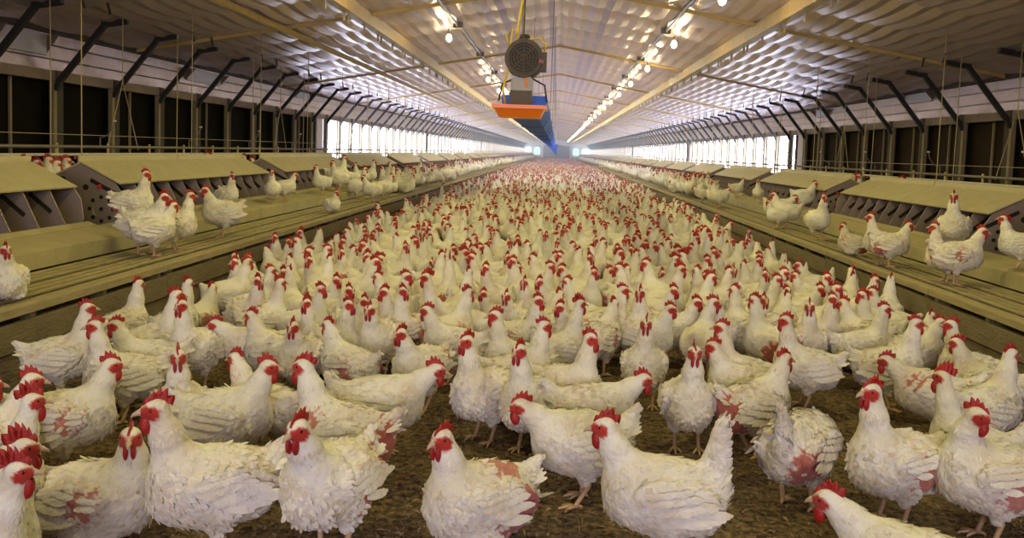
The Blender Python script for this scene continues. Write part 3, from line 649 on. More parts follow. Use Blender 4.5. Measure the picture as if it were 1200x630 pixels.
def hen_variant(pose, patch=0, lod=0):
    ps = POSES[pose]; nb, nm, hd, hy, hp, drop, tl, cs = ps; seed = (sorted(POSES).index(pose)*7+patch*3) % 97
    h = (.0072, .0125, .022, .036)[lod]; lo = np.array([-.30, -.155, -.03]); hi = np.array([.31, .155, .52]); n = np.ceil((hi-lo)/h).astype(int)
    ax = [lo[i]+h*np.arange(n[i]+1) for i in range(3)]; G = np.stack(np.meshgrid(*ax, indexing='ij'), -1).reshape(-1, 3).astype(np.float32)
    Fv = hen_sdf(G, ps, seed, lod).reshape(n+1); V, Q = surface_nets(Fv, lo, h)
    hdw = np.array(hd)-[0, 0, drop]; RH = rot_head(hy, hp); L = (V-hdw)@RH        # head-local coordinates
    C = np.tile(WHITE, (len(V), 1)); r = np.random.default_rng(seed)
    face = ((L[:, 0]-.021)/.027)**2 + ((L[:, 2]+.005)/.020)**2 + .22*np.sin(L[:, 0]*260+seed)*np.sin(L[:, 2]*300); fm = np.clip((1.15-face)/.35, 0, 1)*(L[:, 0] > -.016)*(np.abs(L[:, 1]) > .002+.0*L[:, 0])*(np.linalg.norm(L, axis=1) < .065)
    C = C*(1-fm[:, None]) + (RED*0.95+SKIN*0.12)*fm[:, None]
    pm = np.zeros(len(V))
    for c, rad, kind in PATCHES[patch]:
        rad = rad*1.55
        dd = np.linalg.norm(V-(np.array(c)-[0, 0, drop]), axis=1) + .018*np.sin(V[:, 0]*140)*np.sin(V[:, 2]*120+1) + .010*np.sin(V[:, 0]*310+V[:, 2]*260)
        k = np.clip((rad-dd)/.010, 0, 1); pm = np.maximum(pm, k); C = C*(1-.9*k[:, None]) + (RAW if kind else SKIN)*.9*k[:, None]
    out = {'V': V, 'Q': Q, 'C': C, 'head': hdw, 'pose': pose}
    # head furniture in head-local space
    cv, cf = comb_shape(cs, seed); ws = 1.0+.40*cs
    wv, wf = ball((.024, .010, -.024*ws), (.0105*ws, .0075, .0165*ws)); wv2 = wv*[1, -1, 1]
    bk = MB().tube([(.030, 0, -.004), (.044, 0, -.004), (.056, 0, -.009), (.062, 0, -.015)], [.0115, .0085, .0045, .0012], 8); bv = np.array(bk.v)
    ev, ef = ball((.017, .0225, .004), (.0052, .0035, .0052), 8, 6); lv, lf = ball((.001, .0225, -.012), (.0085, .0045, .0100), 8, 6)
    T = lambda v: np.asarray(v)@RH.T + hdw
    out['raw'] = dict(comb=(T(cv), cf), wat=(T(wv), T(wv2), wf))
    if lod >= 2: return out
    me = {}
    me['body'] = mesh_np('hen_body', V, Q, C)
    me['comb'] = mesh_np('comb', T(cv), cf, None, 'comb'); me['wattle_l'] = mesh_np('wattle', T(wv), wf, None, 'comb'); me['wattle_r'] = mesh_np('wattle', T(wv2), wf[:, ::-1], None, 'comb')
    b2 = MB(); b2.add([tuple(p) for p in T(bv)], bk.f); me['beak'] = b2.mesh('beak', 'beak', True)
    if lod == 0:
        me['eye_l'] = mesh_np('eye', T(ev), ef, None, 'eye'); me['eye_r'] = mesh_np('eye', T(ev*[1, -1, 1]), ef[:, ::-1], None, 'eye')
        me['lobe_l'] = mesh_np('ear_lobe', T(lv), lf, None, 'lobe'); me['lobe_r'] = mesh_np('ear_lobe', T(lv*[1, -1, 1]), lf[:, ::-1], None, 'lobe')
    if drop < .04:
        for s, nme in ((1, 'leg_l'), (-1, 'leg_r')):
            st = s*(.02 if pose in ('relax', 'low', 'alert') else .0); m = MB()
            kx, fx = -.012, .012+st
            m.tube([(.004, s*.050, .115), (kx, s*.050, .082), (fx-.004, s*.050, .020), (fx, s*.050, .008)], [.014, .0095, .0075, .010], 8)
            for a, l in ((0.0, .060), (0.55, .050), (-0.55, .050), (3.14+0.2*s, .026)):
                dx, dy = math.cos(a), math.sin(a); m.tube([(fx, s*.050, .010), (fx+dx*l*.5, s*.050+dy*l*.5, .0105), (fx+dx*l*.9, s*.050+dy*l*.9, .006), (fx+dx*l, s*.050+dy*l, .002)], [.0075, .0058, .0045, .0015], 6)
            me[nme] = m.mesh('leg', 'leg', True)
    if lod == 0:
        # loose body feathers, laid tailwards over the surface
        tri = V[Q[:, 0]]; e1 = V[Q[:, 1]]-tri; e2 = V[Q[:, 3]]-tri; N = np.cross(e1, e2); A = np.linalg.norm(N, axis=1); N = N/(A[:, None]+1e-12); cen = V[Q].mean(1)
        cc = (N*(cen-np.array([0, 0, .22-drop]))).sum(1)
        if (cc > 0).mean() < .5: N = -N
        nbw, nmw = np.array(nb)-[0, 0, drop], np.array(nm)-[0, 0, drop]
        dist_head = np.linalg.norm(cen-hdw, axis=1); pmf = pm[Q[:, 0]]
        ok = (dist_head > .055) & (cen[:, 2] > .095-drop*.8) & (pmf < .4+2*(r.random(len(pmf)) < .03)); w_ = A*ok; w_ /= w_.sum()
        fv = []; ff = []; fc = []
        for i in r.choice(len(Q), 1700, p=w_):
            p_, n_ = cen[i], N[i]; nt = np.clip((p_-nbw)@(hdw-nbw)/((hdw-nbw)@(hdw-nbw)), 0, 1)
            if nt > .08 and np.linalg.norm(p_-(nbw+(hdw-nbw)*nt)) < .085:
                dv = nbw-hdw; dv = dv/np.linalg.norm(dv); Lf, wf_, lf_ = .020+.008*r.random(), .009, .0006+.001*r.random()
            else:
                dv = np.array([-1.0, 0, -.45 if p_[2] < .24-drop else -.1]); Lf, wf_, lf_ = .019+.014*r.random(), .012+.006*r.random(), .0008+.008*r.random()**6
                if p_[0] < -.13: dv = np.array([-1, 0, .5+2*tl]); lf_ += .006*r.random()**2
                if p_[2] < .15-drop: lf_ += .004*r.random()**2; Lf *= .75
            dv = dv + .25*(r.random(3)-.5); dv = dv-n_*(dv@n_); dv /= np.linalg.norm(dv)+1e-9
            v_, f_ = feather_strip(p_, dv, n_, Lf, wf_, lf_, .004*r.random()); k = len(fv); fv += v_; ff += [tuple(a+k for a in q) for q in f_]
            g = .94+.08*r.random(); cl = WHITE*g*np.array([1, .99-.03*r.random(), .97-.08*r.random()**3])
            if patch and r.random() < .03: cl = cl*np.array([.86, .78, .66])
            fc += [cl]*len(v_)
        me['plumage'] = mesh_np('plumage', np.array(fv), tri_fix(ff), np.array(fc))
        # folded wings: overlapping coverts, secondaries and primaries
        for s, nme in ((1, 'wing_l'), (-1, 'wing_r')):
            sideV = V[V[:, 1]*s > .03]; wv_ = []; wf2 = []; wc = []
            def surf_y(x, z):
                d2 = (sideV[:, 0]-x)**2+(sideV[:, 2]-z)**2; k_ = np.argsort(d2)[:14]; return np.max(np.abs(sideV[k_, 1]))
            for row, (nn, x0, x1, z0, z1, L0, w0) in enumerate(((9, .000, -.105, .185, .212, .078, .020), (10, .035, -.080, .210, .232, .056, .020), (11, .066, -.060, .232, .250, .042, .018), (9, .075, -.04, .250, .266, .032, .016))):
                for i in range(nn):
                    t = (i+.5*(row % 2))/nn; x, z = x0+(x1-x0)*t, z0+(z1-z0)*t-drop
                    y = s*(surf_y(x, z)+.004+.0015*row); n_ = np.array([0, s, .25]); n_ /= np.linalg.norm(n_)
                    dv = np.array([-1, -s*.10, -.10+.06*(r.random()-.5)-.12*(1-t)]); dv = dv-n_*(dv@n_); dv /= np.linalg.norm(dv)
                    if any(np.linalg.norm(np.array([x, y, z+drop])-np.array(c)) < rad*1.05 for c, rad, kk in PATCHES[patch]): continue
                    v_, f_ = feather_strip(np.array([x, y, z]), dv, n_, L0*(.85+.3*r.random()), w0, .001+.005*r.random()**4, .003)
                    if s < 0: pass
                    k = len(wv_); wv_ += v_; wf2 += [tuple(a+k for a in q) for q in f_]; g = .95+.06*r.random(); wc += [WHITE*g*np.array([1, .985, .96])]*len(v_)
            me[nme] = mesh_np('wing', np.array(wv_), tri_fix(wf2), np.array(wc))
        tv = []; tf = []; tcx_ = []
        for i in range(13):
            a = (i/12-.5); base = np.array([-.124, a*.06, .242-drop]); dv = np.array([-1, a*.55, .30+tl*6.5-.5*abs(a)+.15*(r.random()-.5)]); dv /= np.linalg.norm(dv); n_ = np.cross(dv, np.array([0, 1, 0])); n_ /= np.linalg.norm(n_); n_ = n_*(1 if n_[2] > 0 else -1)
            n_ = n_ + np.array([0, a*1.4, 0]); n_ = n_-dv*(n_@dv); n_ /= np.linalg.norm(n_)
            v_, f_ = feather_strip(base, dv, n_, .060+.022*r.random(), .020, .003, .004); k = len(tv); tv += v_; tf += [tuple(q_+k for q_ in q) for q in f_]; tcx_ += [WHITE*(.93+.07*r.random())]*len(v_)
        me['tail'] = mesh_np('tail', np.array(tv), tri_fix(tf), np.array(tcx_))
    out['me'] = me
    return out
VAR = {}
def variant(pose, patch, lod):
    if lod >= 1: patch = patch if patch in (0, 2) else 0
    k = (pose, patch, lod)
    if k not in VAR: VAR[k] = hen_variant(pose, patch, lod)
    return VAR[k]
PARTNAME = {'body': 'body', 'comb': 'comb', 'wattle_l': 'wattle', 'wattle_r': 'wattle', 'beak': 'beak', 'eye_l': 'eye', 'eye_r': 'eye', 'lobe_l': 'ear_lobe', 'lobe_r': 'ear_lobe', 'leg_l': 'leg', 'leg_r': 'leg',
            'plumage': 'plumage', 'wing_l': 'wing', 'wing_r': 'wing', 'tail': 'tail'}
def make_hen(x, y, z, rz, sc, pose, patch, lod, label, group=None):
    vr = variant(pose, patch, lod); t = empty('rooster' if pose == 'rooster' else 'hen', (x, y, z), rz); t.scale = (sc, sc, sc)
    for k, me in vr['me'].items():
        o = put(PARTNAME[k], me, t)
        if k == 'plumage': o['kind'] = 'stuff'
    tag(t, label, 'rooster' if pose == 'rooster' else 'hen', group); return t

# ---- hens read off the photograph: eye pixel, facing (0 right, 90 away, 180 left, 270 to camera), pose, bare patch, scale, label
NEAR = [
 (19, 553, -8, 'rooster', 0, .93, 'white rooster at the bottom left corner, beak right, overlapping another rooster'),
 (28, 525, -5, 'rooster', 0, .95, 'white rooster just behind the bottom left corner rooster, beak right'),
 (153, 512, -28, 'sitturn', 2, 1.08, 'ruffled white hen at bottom left, bare red flank, face turned to camera'),
 (37, 470, 0, 'rooster', 0, .92, 'white rooster at the left edge with big red wattles, third from bottom'),
 (130, 428, 5, 'relax', 2, 1.0, 'white hen with bare red wing, facing right, above the ruffled sitting hen'),
 (184, 480, 187, 'alert', 0, 1.10, 'large clean white hen in profile facing left, lower left foreground'),
 (209, 418, 225, 'up', 0, 1.0, 'upright white hen facing left directly behind the large profile hen'),
 (314, 430, -12, 'relax', 0, 1.02, 'white hen facing right, beak to beak with a left-facing hen'),
 (357, 430, 160, 'alert', 3, 1.05, 'long-necked white hen with red rump facing left, beak to beak'),
 (350, 503, 232, 'relax', 2, 1.10, 'front white hen with tall red comb facing left over open litter'),
 (519, 514, 208, 'sit', 4, 1.12, 'front white hen sitting at bottom centre, bare pink back, facing left'),
 (611, 476, 190, 'low', 0, 1.05, 'bluish white hen stepping left with lowered head, bottom centre'),
 (710, 500, 183, 'tailup', 0, 1.08, 'bluish white hen with raised fluffy tail, front right of centre'),
 (753, 445, 12, 'low', 1, 1.0, 'hunched pinkish hen facing right behind the raised-tail hen'),
 (814, 413, 238, 'up', 0, 1.04, 'tall white hen standing upright behind the bare litter patch, head left'),
 (836, 406, 185, 'relax', 0, 1.0, 'white hen peeking left just behind the tall upright hen'),
 (919, 421, 42, 'relax', 3, 1.0, 'white hen with bare red rear facing right above the open litter'),
 (846, 384, 180, 'up', 0, 1.0, 'white hen with reddish blurred head facing left, behind the tall upright hen'),
 (921, 376, 192, 'up', 0, 1.02, 'long-necked white hen facing left right of centre, tall red comb'),
 (972, 586, 168, 'low', 0, 1.05, 'white hen stretched low facing left at the bottom right edge'),
 (1022, 459, 222, 'up', 1, 1.05, 'upright white hen with bare wing patch facing left, right foreground'),
 (1039, 423, 182, 'low', 3, 1.0, 'white hen with blurred head and bare red underside, right foreground'),
 (1105, 442, 172, 'rooster', 0, .92, 'white rooster with spiky comb facing left in the right foreground'),
 (1144, 487, 205, 'back', 1, 1.06, 'white hen looking back to the right, lower right edge'),
 (1122, 402, 168, 'relax', 0, 1.0, 'white hen leaning left beside the right front board'),
 (1184, 415, 8, 'up', 0, 1.02, 'upright white hen facing right at the right edge of the photo'),
 (1073, 379, 12, 'up', 0, 1.04, 'white hen facing right with dark red face, below the right platform'),
 (1101, 378, 14, 'relax', 0, 1.0, 'white hen facing right against the right boards, in a tight trio'),
 (1115, 381, 182, 'up', 0, 1.0, 'white hen facing left against the right boards, in a tight trio'),
 (1036, 362, 20, 'up', 0, 1.0, 'white hen facing right in front of the right platform, short tail comb'),
 (1010, 346, 190, 'up', 0, 1.0, 'white hen facing left near the right platform, broad red comb'),
 (1025, 328, 30, 'up', 0, 1.0, 'white hen half hidden under the right platform edge, blurred comb'),
 (1050, 327, 55, 'up', 0, 1.0, 'slender-necked white hen looking over the right platform boards'),
 (162, 333, 4, 'up', 0, 1.0, 'white hen facing right against the left front board'),
 (206, 346, 18, 'up', 0, 1.05, 'white hen leaning right with long grey-streaked neck, left crowd'),
 (220, 332, 10, 'up', 0, 1.0, 'white hen with broad comb facing right, next to the left boards'),
 (213, 358, 192, 'up', 0, 1.03, 'white hen with hanging wattles facing left in the left crowd'),
 (253, 380, 172, 'low', 0, 1.0, 'low white hen with blurred red head facing left, left crowd'),
 (295, 370, 182, 'relax', 0, 1.0, 'white hen facing left, left crowd, behind the beak to beak pair'),
 (102, 361, 0, 'up', 0, 1.0, 'white hen with thick comb facing right at the left front board'),
 (112, 382, 182, 'up', 0, 1.0, 'white hen with long wattles facing left near the left board'),
 (136, 381, 182, 'relax', 0, 1.0, 'white hen with spiky comb facing left near the left board'),
 (37, 446, 0, 'relax', 2, 1.0, 'white hen with faded blurred head behind the left edge rooster'),
 (965, 545, 70, 'peck', 1, 1.08, 'white hen bending down to peck the litter, right of centre'),
 (303, 329, 0, 'up'), (317, 317, 4, 'up'), (333, 319, 8, 'relax'), (328, 331, 10, 'up'), (362, 305, 275, 'up'), (386, 304, 0, 'up'), (400, 296, 180, 'up'), (395, 328, 5, 'relax'),
 (410, 340, 268, 'relax'), (359, 355, 200, 'rooster', 0, .88), (343, 383, 192, 'relax'), (385, 381, 172, 'relax', 1), (409, 357, 22, 'up'), (428, 353, 240, 'relax'), (433, 363, 200, 'relax'),
 (450, 342, 238, 'up'), (473, 341, 5, 'up'), (470, 391, 190, 'relax', 2), (430, 298, 185, 'relax'), (446, 303, 190, 'up'), (443, 324, 180, 'relax'), (476, 324, 5, 'up'),
 (275, 307, 175, 'up'), (290, 307, 3, 'alert'), (322, 278, 182, 'up'), (339, 283, 0, 'up'), (352, 272, 190, 'rooster', 0, .9), (388, 284, 5, 'relax'), (407, 271, 200, 'up'), (428, 270, 10, 'up'), (277, 420, 175, 'relax'),
 (500, 325, 188, 'rooster', 0, 1.0, 'big white rooster with tall saw-toothed comb facing left, mid crowd'),
 (501, 364, 190, 'relax'), (549, 319, 18, 'up'), (569, 314, 262, 'up'), (553, 301, 185, 'up'), (566, 344, 272, 'sit'), (593, 347, 232, 'relax'),
 (581, 370, 190, 'up', 0, 1.02, 'white hen with blackish beak and upright comb facing left, photo centre'),
 (547, 400, 220, 'up', 1, 1.04, 'upright scruffy white hen facing left, centre, bare spot on breast'),
 (609, 411, 200, 'up', 0, 1.04, 'tall white hen with clean neck facing left, centre'),
 (606, 313, 2, 'relax'), (601, 306, 180, 'up'), (631, 352, 285, 'up'), (637, 382, 20, 'up', 0, 1.02, 'white hen facing right with comb tipped back, just right of centre'),
 (656, 360, 190, 'relax'), (655, 345, 0, 'relax'), (632, 330, 270, 'relax'), (645, 312, 5, 'up'), (652, 300, 0, 'relax'), (658, 315, 260, 'relax'),
 (510, 434, 5, 'low', 0, 1.05, 'white hen walking right with blurred red head, centre left'),
 (692, 397, 15, 'up', 1, 1.04, 'white hen with tall comb facing right, pink neck, right of centre'),
 (679, 356, 28, 'rooster', 0, .95, 'white rooster with long pinkish neck and big wattles facing right'),
 (697, 319, 2, 'up'), (719, 356, 0, 'relax'), (730, 340, 20, 'up'), (750, 343, 200, 'up'), (757, 379, 270, 'up', 2, 1.02, 'white hen facing the camera with upright comb and bare back'),
 (745, 298, 0, 'up', 0, 1.05), (798, 315, 0, 'rooster', 0, 1.0, 'big white rooster with spiked comb facing right, mid crowd'), (790, 340, 268, 'relax'), (786, 362, 0, 'relax'), (817, 317, 182, 'up'), (827, 323, 265, 'relax'),
 (817, 354, 270, 'relax'), (840, 356, 238, 'relax'), (829, 304, 0, 'up'), (854, 318, 5, 'up'), (890, 305, 10, 'up'), (911, 327, 20, 'up'), (861, 340, 200, 'up'), (896, 351, 340, 'relax'), (922, 348, 5, 'relax'),
 (949, 359, 218, 'up'), (976, 350, 2, 'up'), (989, 355, 200, 'relax'), (970, 325, 270, 'up'), (962, 338, 10, 'relax'), (740, 292, 0, 'relax'), (692, 302, 5, 'up'), (752, 293, 185, 'rooster', 0, .95),
 (795, 293, 0, 'rooster', 0, .95), (905, 285, 10, 'up'), (890, 300, 0, 'relax'), (878, 272, 200, 'alert'), (840, 253, 10, 'up'), (818, 252, 185, 'up'), (822, 268, 180, 'relax'), (795, 240, 10, 'up'),
 (440, 248, 185, 'relax'), (436, 240, 182, 'up'), (454, 250, 190, 'up'), (474, 251, 10, 'relax'), (462, 262, 200, 'relax'), (476, 234, 185, 'up'), (503, 268, 190, 'up'), (520, 255, 5, 'relax'), (548, 285, 200, 'relax'),
 (528, 268, 5, 'up'), (553, 291, 10, 'alert'), (563, 290, 5, 'relax'), (607, 281, 10, 'alert'), (570, 251, 0, 'up'), (606, 259, 180, 'rooster', 0, .92), (430, 300, 190, 'relax'), (444, 302, 270, 'up'), (476, 289, 0, 'up'),
 (464, 278, 180, 'relax'), (443, 267, 10, 'up'), (547, 296, 180, 'sit'), (673, 263, 10, 'relax'), (722, 258, 5, 'alert'), (698, 281, 200, 'relax'), (707, 284, 0, 'up'), (693, 291, 200, 'relax'), (723, 291, 190, 'up'), (735, 280, 5, 'relax'),
]
EXTRA_BODIES = [(-12, 452, 20, 'relax', 0, 1.0, 'white hen cut off by the left edge, only its back showing')]
PLATL = [
 (8, 293, 268, 'sit', 2, .95, 0, 'white hen on the left slats at the photo edge, bare pink breast'),
 (193, 231, 325, 'relax', 0, 1.08, 0, 'big white hen standing on the left slats, facing right'),
 (172, 204, 335, 'up', 1, 1.0, .12, 'long-necked white hen on the left ledge behind the big hen'),
 (203, 241, 20, 'relax', 0, .92, .06, 'white hen mostly hidden behind the big hen on the left slats'),
 (223, 229, 355, 'up', 0, .95, .02, 'white hen poking its head out of the left nest box'),
 (241, 223, 205, 'relax', 0, 1.05, 0, 'white hen with blurred face walking left on the left slats'),
 (273, 219, 300, 'up', 0, .9, .12, 'small white hen on the left ledge behind the blurred-face hen'),
 (319, 202, 262, 'up', 3, 1.05, 0, 'white hen standing on the left slats looking at the camera'),
 (348, 205, 8, 'relax', 0, 1.0, .10, 'white hen by the left nest opening, red face turned right'),
 (369, 196, 200, 'up', 0, 1.0, .03, 'white hen facing left, first of the tight group on the left slats'),
 (389, 191, 195, 'up', 0, 1.05, 0, 'tallest white hen of the tight group on the left slats'),
 (402, 196, 190, 'relax', 0, 1.0, .05, 'white hen behind the tallest hen of the left slat group'),
 (403, 185, 10, 'up', 0, 1.0, .14, 'white hen at the back of the left slat group, head above the rest'),
 (415, 193, 185, 'up', 0, 1.0, .06, 'white hen facing left between the tallest hen and the rooster'),
 (428, 198, 5, 'rooster', 0, 1.0, 0, 'white rooster with round red comb on the left slats'),
 (425, 208, 190, 'relax', 0, 1.0, 0, 'white hen in front of the rooster on the left slats'),
 (395, 235, 300, 'sit', 0, .95, 0, 'white hen squatting at the edge of the left slats'),
 (439, 190, 10, 'up', 0, 1.0, .05, 'white hen facing right just beyond the rooster on the left slats'),
 (455, 193, 190, 'up', 0, 1.0, .04, 'white hen facing left, third beyond the rooster on the left slats'),
 (460, 206, 5, 'relax', 0, 1.0, 0, 'white hen with ruffled breast beyond the rooster on the left slats'),
 (477, 195, 5, 'up', 0, 1.0, .02, 'white hen facing right far along the left slats'),
 (478, 212, 250, 'sit', 0, .95, 0, 'white hen squatting far along the left slats'),
 (494, 188, 0, 'up', 0, 1.0, 0, 'white hen standing farthest of the left slat group'),
 (441, 226, 190, 'peck', 0, 1.0, 0, 'white hen bending its head to the left slats'),
]
PLATR = [
 (765, 210, 190, 'relax', 0, 1.0, 0, 'white hen at the left of the farther right-slat group'),
 (775, 199, 5, 'up', 0, 1.0, 0, 'white hen with raised head at the back of the farther right-slat group'),
 (781, 201, 185, 'up', 0, 1.0, 0, 'white hen beside the raised-head hen in the farther right-slat group'),
 (801, 211, 5, 'low', 0, 1.0, 0, 'white hen with lowered head facing right on the farther right slats'),
 (784, 219, 188, 'sit', 0, 1.0, 0, 'white hen squatting at the edge of the farther right slats'),
 (810, 220, 185, 'low', 0, 1.0, 0, 'white hen facing left with lowered head, middle of the right slats'),
 (822, 203, 190, 'up', 0, 1.0, .1, 'white hen facing left on the right ledge, middle group'),
 (828, 207, 190, 'up', 0, 1.0, .04, 'white hen right behind the upright hen, middle of the right slats'),
 (835, 213, 195, 'up', 0, 1.08, 0, 'upright white hen standing in the middle of the right slats'),
 (855, 222, 0, 'low', 0, 1.0, .08, 'white hen with hidden body beside the middle right nest box'),
 (873, 213, 10, 'relax', 0, 1.0, .06, 'white hen facing right on the ledge of the middle right nest'),
 (888, 215, 262, 'up', 0, .95, .06, 'white hen peering from the middle right nest opening'),
 (907, 228, 185, 'relax', 0, 1.05, .04, 'white hen facing left at the back of the near right-slat group'),
 (897, 252, 190, 'relax', 0, 1.0, 0, 'white hen facing left at the front of the near right-slat group'),
 (932, 232, 355, 'low', 0, 1.05, .02, 'white hen with pale blurred body in the near right-slat group'),
 (955, 215, 10, 'relax', 0, 1.0, .12, 'white hen high on the ledge behind the near right-slat group'),
 (966, 231, 298, 'up', 0, 1.05, 0, 'upright white hen on the right slats looking right, pale legs'),
 (985, 271, 165, 'sit', 3, 1.0, 0, 'white hen sitting on the right slats with bare red rear'),
 (1019, 254, 188, 'up', 0, 1.0, .02, 'white hen looking left behind the ruffled hen on the right slats'),
 (1066, 264, 15, 'relax', 1, .94, 0, 'ruffled white hen standing on the right slats facing right'),
 (1095, 266, 192, 'up', 0, .9, .08, 'small white hen by the right nest facing left'),
 (1118, 230, 262, 'up', 0, 1.05, .12, 'white hen on the right ledge facing the camera'),
 (1151, 271, 10, 'relax', 2, 1.0, .0, 'bare-winged scruffy hen crouching right on the right slats'),
 (1172, 259, 186, 'alert', 0, .98, .06, 'white hen leaning out of the gap between the nearest right nests'),
]
def solve(px, py, az, pose, sc, base):
    ps = POSES[pose]; hz = ps[2][2]-ps[5]; P = at_height(px, py, base+hz*sc); phi = math.atan2(P[0], P[1]); rz = math.radians(az)-phi
    ox, oy = ps[2][0]*sc, ps[2][1]*sc; c_, s_ = math.cos(rz), math.sin(rz); return P[0]-(ox*c_-oy*s_), P[1]-(ox*s_+oy*c_), rz
def circles(x, y, rz, sc): return [(x+math.cos(rz)*d*sc, y+math.sin(rz)*d*sc) for d in (.065, -.095)]
placed = []
def overlap(cs_):
    t = 0
    for a in cs_:
        for q in placed:
            for b in q: t += max(0, .17-math.hypot(a[0]-b[0], a[1]-b[1]))
    return t
rec = []
for e in NEAR:
    px, py, az, pose = e[:4]; patch = e[4] if len(e) > 4 else (0, 0, 1, 2, 0, 4)[len(rec) % 6]; sc = e[5] if len(e) > 5 else .98+.06*random.random(); lab = e[6] if len(e) > 6 else None
    rec.append([px, py, az, pose, patch, sc, lab])
for e in EXTRA_BODIES: rec.append(list(e))
rec.sort(key=lambda q: -q[1])
final = []
for q in rec:
    px, py, az, pose, patch, sc, lab = q; best = None; sc *= (.985 if py > 420 else .935)
    offs = (0, 8, -8) if py > 425 else ((0, 12, -12, 25, -25, 40, -40) if lab else random.sample((20, -20, 35, -35, 50, -50, 60, -60), 8))
    for k, d in enumerate(offs):
        x, y, rz = solve(px, py, az+d, pose, sc, 0); cs_ = circles(x, y, rz, sc); o_ = overlap(cs_)+.003*k + sum(max(0, abs(a[0])-2.36)*3 for a in cs_)
        if best is None or o_ < best[0]: best = (o_, x, y, rz, cs_)
    o_, x, y, rz, cs_ = best
    lim = 2.33
    ext = max(abs(a[0]) for a in cs_)
    if ext > lim: x -= math.copysign(ext-lim, x)
    placed.append(circles(x, y, rz, sc)); final.append((x, y, rz, sc, pose, patch, lab, px, py, az))

FACE = lambda az: ('facing right', 'facing away', 'facing left', 'facing the camera')[int(((az % 360)+45)//90) % 4]
ANCH = [(500, 325, 'the big saw-combed rooster'), (798, 315, 'the spiked-comb rooster'), (581, 370, 'the dark-beaked centre hen'), (357, 430, 'the beak to beak pair'), (757, 379, 'the camera-facing hen'), (921, 376, 'the long-necked right hen'),
        (213, 358, 'the left crowd'), (679, 356, 'the long-necked rooster'), (1010, 346, 'the right platform corner'), (352, 272, 'the rooster by the left boards'), (606, 259, 'the far centre rooster'), (878, 272, 'the gap by the right boards'), (460, 262, 'the left aisle edge'), (720, 262, 'the far right crowd'), (660, 240, 'the aisle middle'), (560, 245, 'the far left crowd')]
used_l = {}
def auto_label(px, py, az):
    a = min(ANCH, key=lambda q: math.hypot(px-q[0], (py-q[1])*1.6)); dx, dy = px-a[0], py-a[1]
    rel = ('right of ' if dx > 0 else 'left of ') if abs(dx) > 1.6*abs(dy) else ('in front of ' if dy > 0 else 'behind ')
    b = (FACE(az), rel+a[2]); k = used_l.get(b, 0); used_l[b] = k+1
    return 'white hen %s, %s one %s' % (b[0], ORD[k], b[1])
order = sorted(range(len(final)), key=lambda i: math.hypot(final[i][7]-600, final[i][8]-320))
labs = {}
for i in order:
    f_ = final[i]; labs[i] = f_[6] or auto_label(f_[7], f_[8], f_[9])
n_hen = 0
for i, (x, y, rz, sc, pose, patch, lab, px, py, az) in enumerate(final):
    make_hen(x, y, 0, rz, sc, pose, patch, 0 if y < 5.2 else 1, labs[i], 'birds on the litter floor'); n_hen += 1

plat_pl = []
for sgn, lst in ((-1, PLATL), (1, PLATR)):
    for (px, py, az, pose, patch, sc, dz, lab) in lst:
        sc *= .95
        zb = PLAT+.004; x, y, rz = solve(px, py, az, pose, sc, zb)
        if abs(x) > 3.06:
            zb = PLAT+.135; x, y, rz = solve(px, py, az, pose, sc, zb)
            if not 3.18 < abs(x) < 3.38:
                xo_ = sgn*min(max(abs(x), 3.18), 3.38); ps = POSES[pose]; P = at_x(px, py, xo_); phi = math.atan2(P[0], P[1]); rz = math.radians(az)-phi
                P = at_x(px, py, xo_+ps[2][0]*sc*math.cos(rz)); sc = min(1.15, max(.78, (P[2]-zb)/(ps[2][2]-ps[5]))); x, y = xo_, P[1]-ps[2][0]*sc*math.sin(rz)
        elif abs(x) < 2.62:
            ps = POSES[pose]; P = at_x(px, py, sgn*2.66); phi = math.atan2(P[0], P[1]); rz = math.radians(az)-phi; P = at_x(px, py, sgn*2.66+ps[2][0]*sc*math.cos(rz))
            sc = min(1.12, max(.78, (P[2]-zb)/(ps[2][2]-ps[5]))); x, y = sgn*2.66, P[1]-ps[2][0]*sc*math.sin(rz)
        make_hen(x, y, zb, rz, sc, pose, patch, 0 if y < 8.5 else 1, lab, 'birds on the slatted platforms'); plat_pl.append((x, y)); n_hen += 1
# birds drinking behind the nest boxes, seen through the gaps
for (px, py, sgn) in ((30, 188, -1), (40, 190, -1), (52, 187, -1), (63, 191, -1), (74, 188, -1), (247, 175, -1), (288, 184, -1), (297, 187, -1), (1003, 207, 1), (1010, 205, 1), (1061, 203, 1), (899, 199, 1)):
    P = at_x(px, py, sgn*(4.50+.1*random.random())); az = random.choice((0, 180, 60, 120)); rz = math.radians(az); hx = POSES['up'][2][0]
    lb = 'red-combed white bird drinking behind the %s nest boxes, seen through the gap' % ('left' if sgn < 0 else 'right')
    make_hen(P[0]-hx*math.cos(rz), P[1]-hx*math.sin(rz), PLAT+.004, rz, min(1.35, max(.9, (P[2]-PLAT)/.46)), 'up', 0, 1, lb, 'birds behind the nest boxes %s' % ('left' if sgn < 0 else 'right')); n_hen += 1

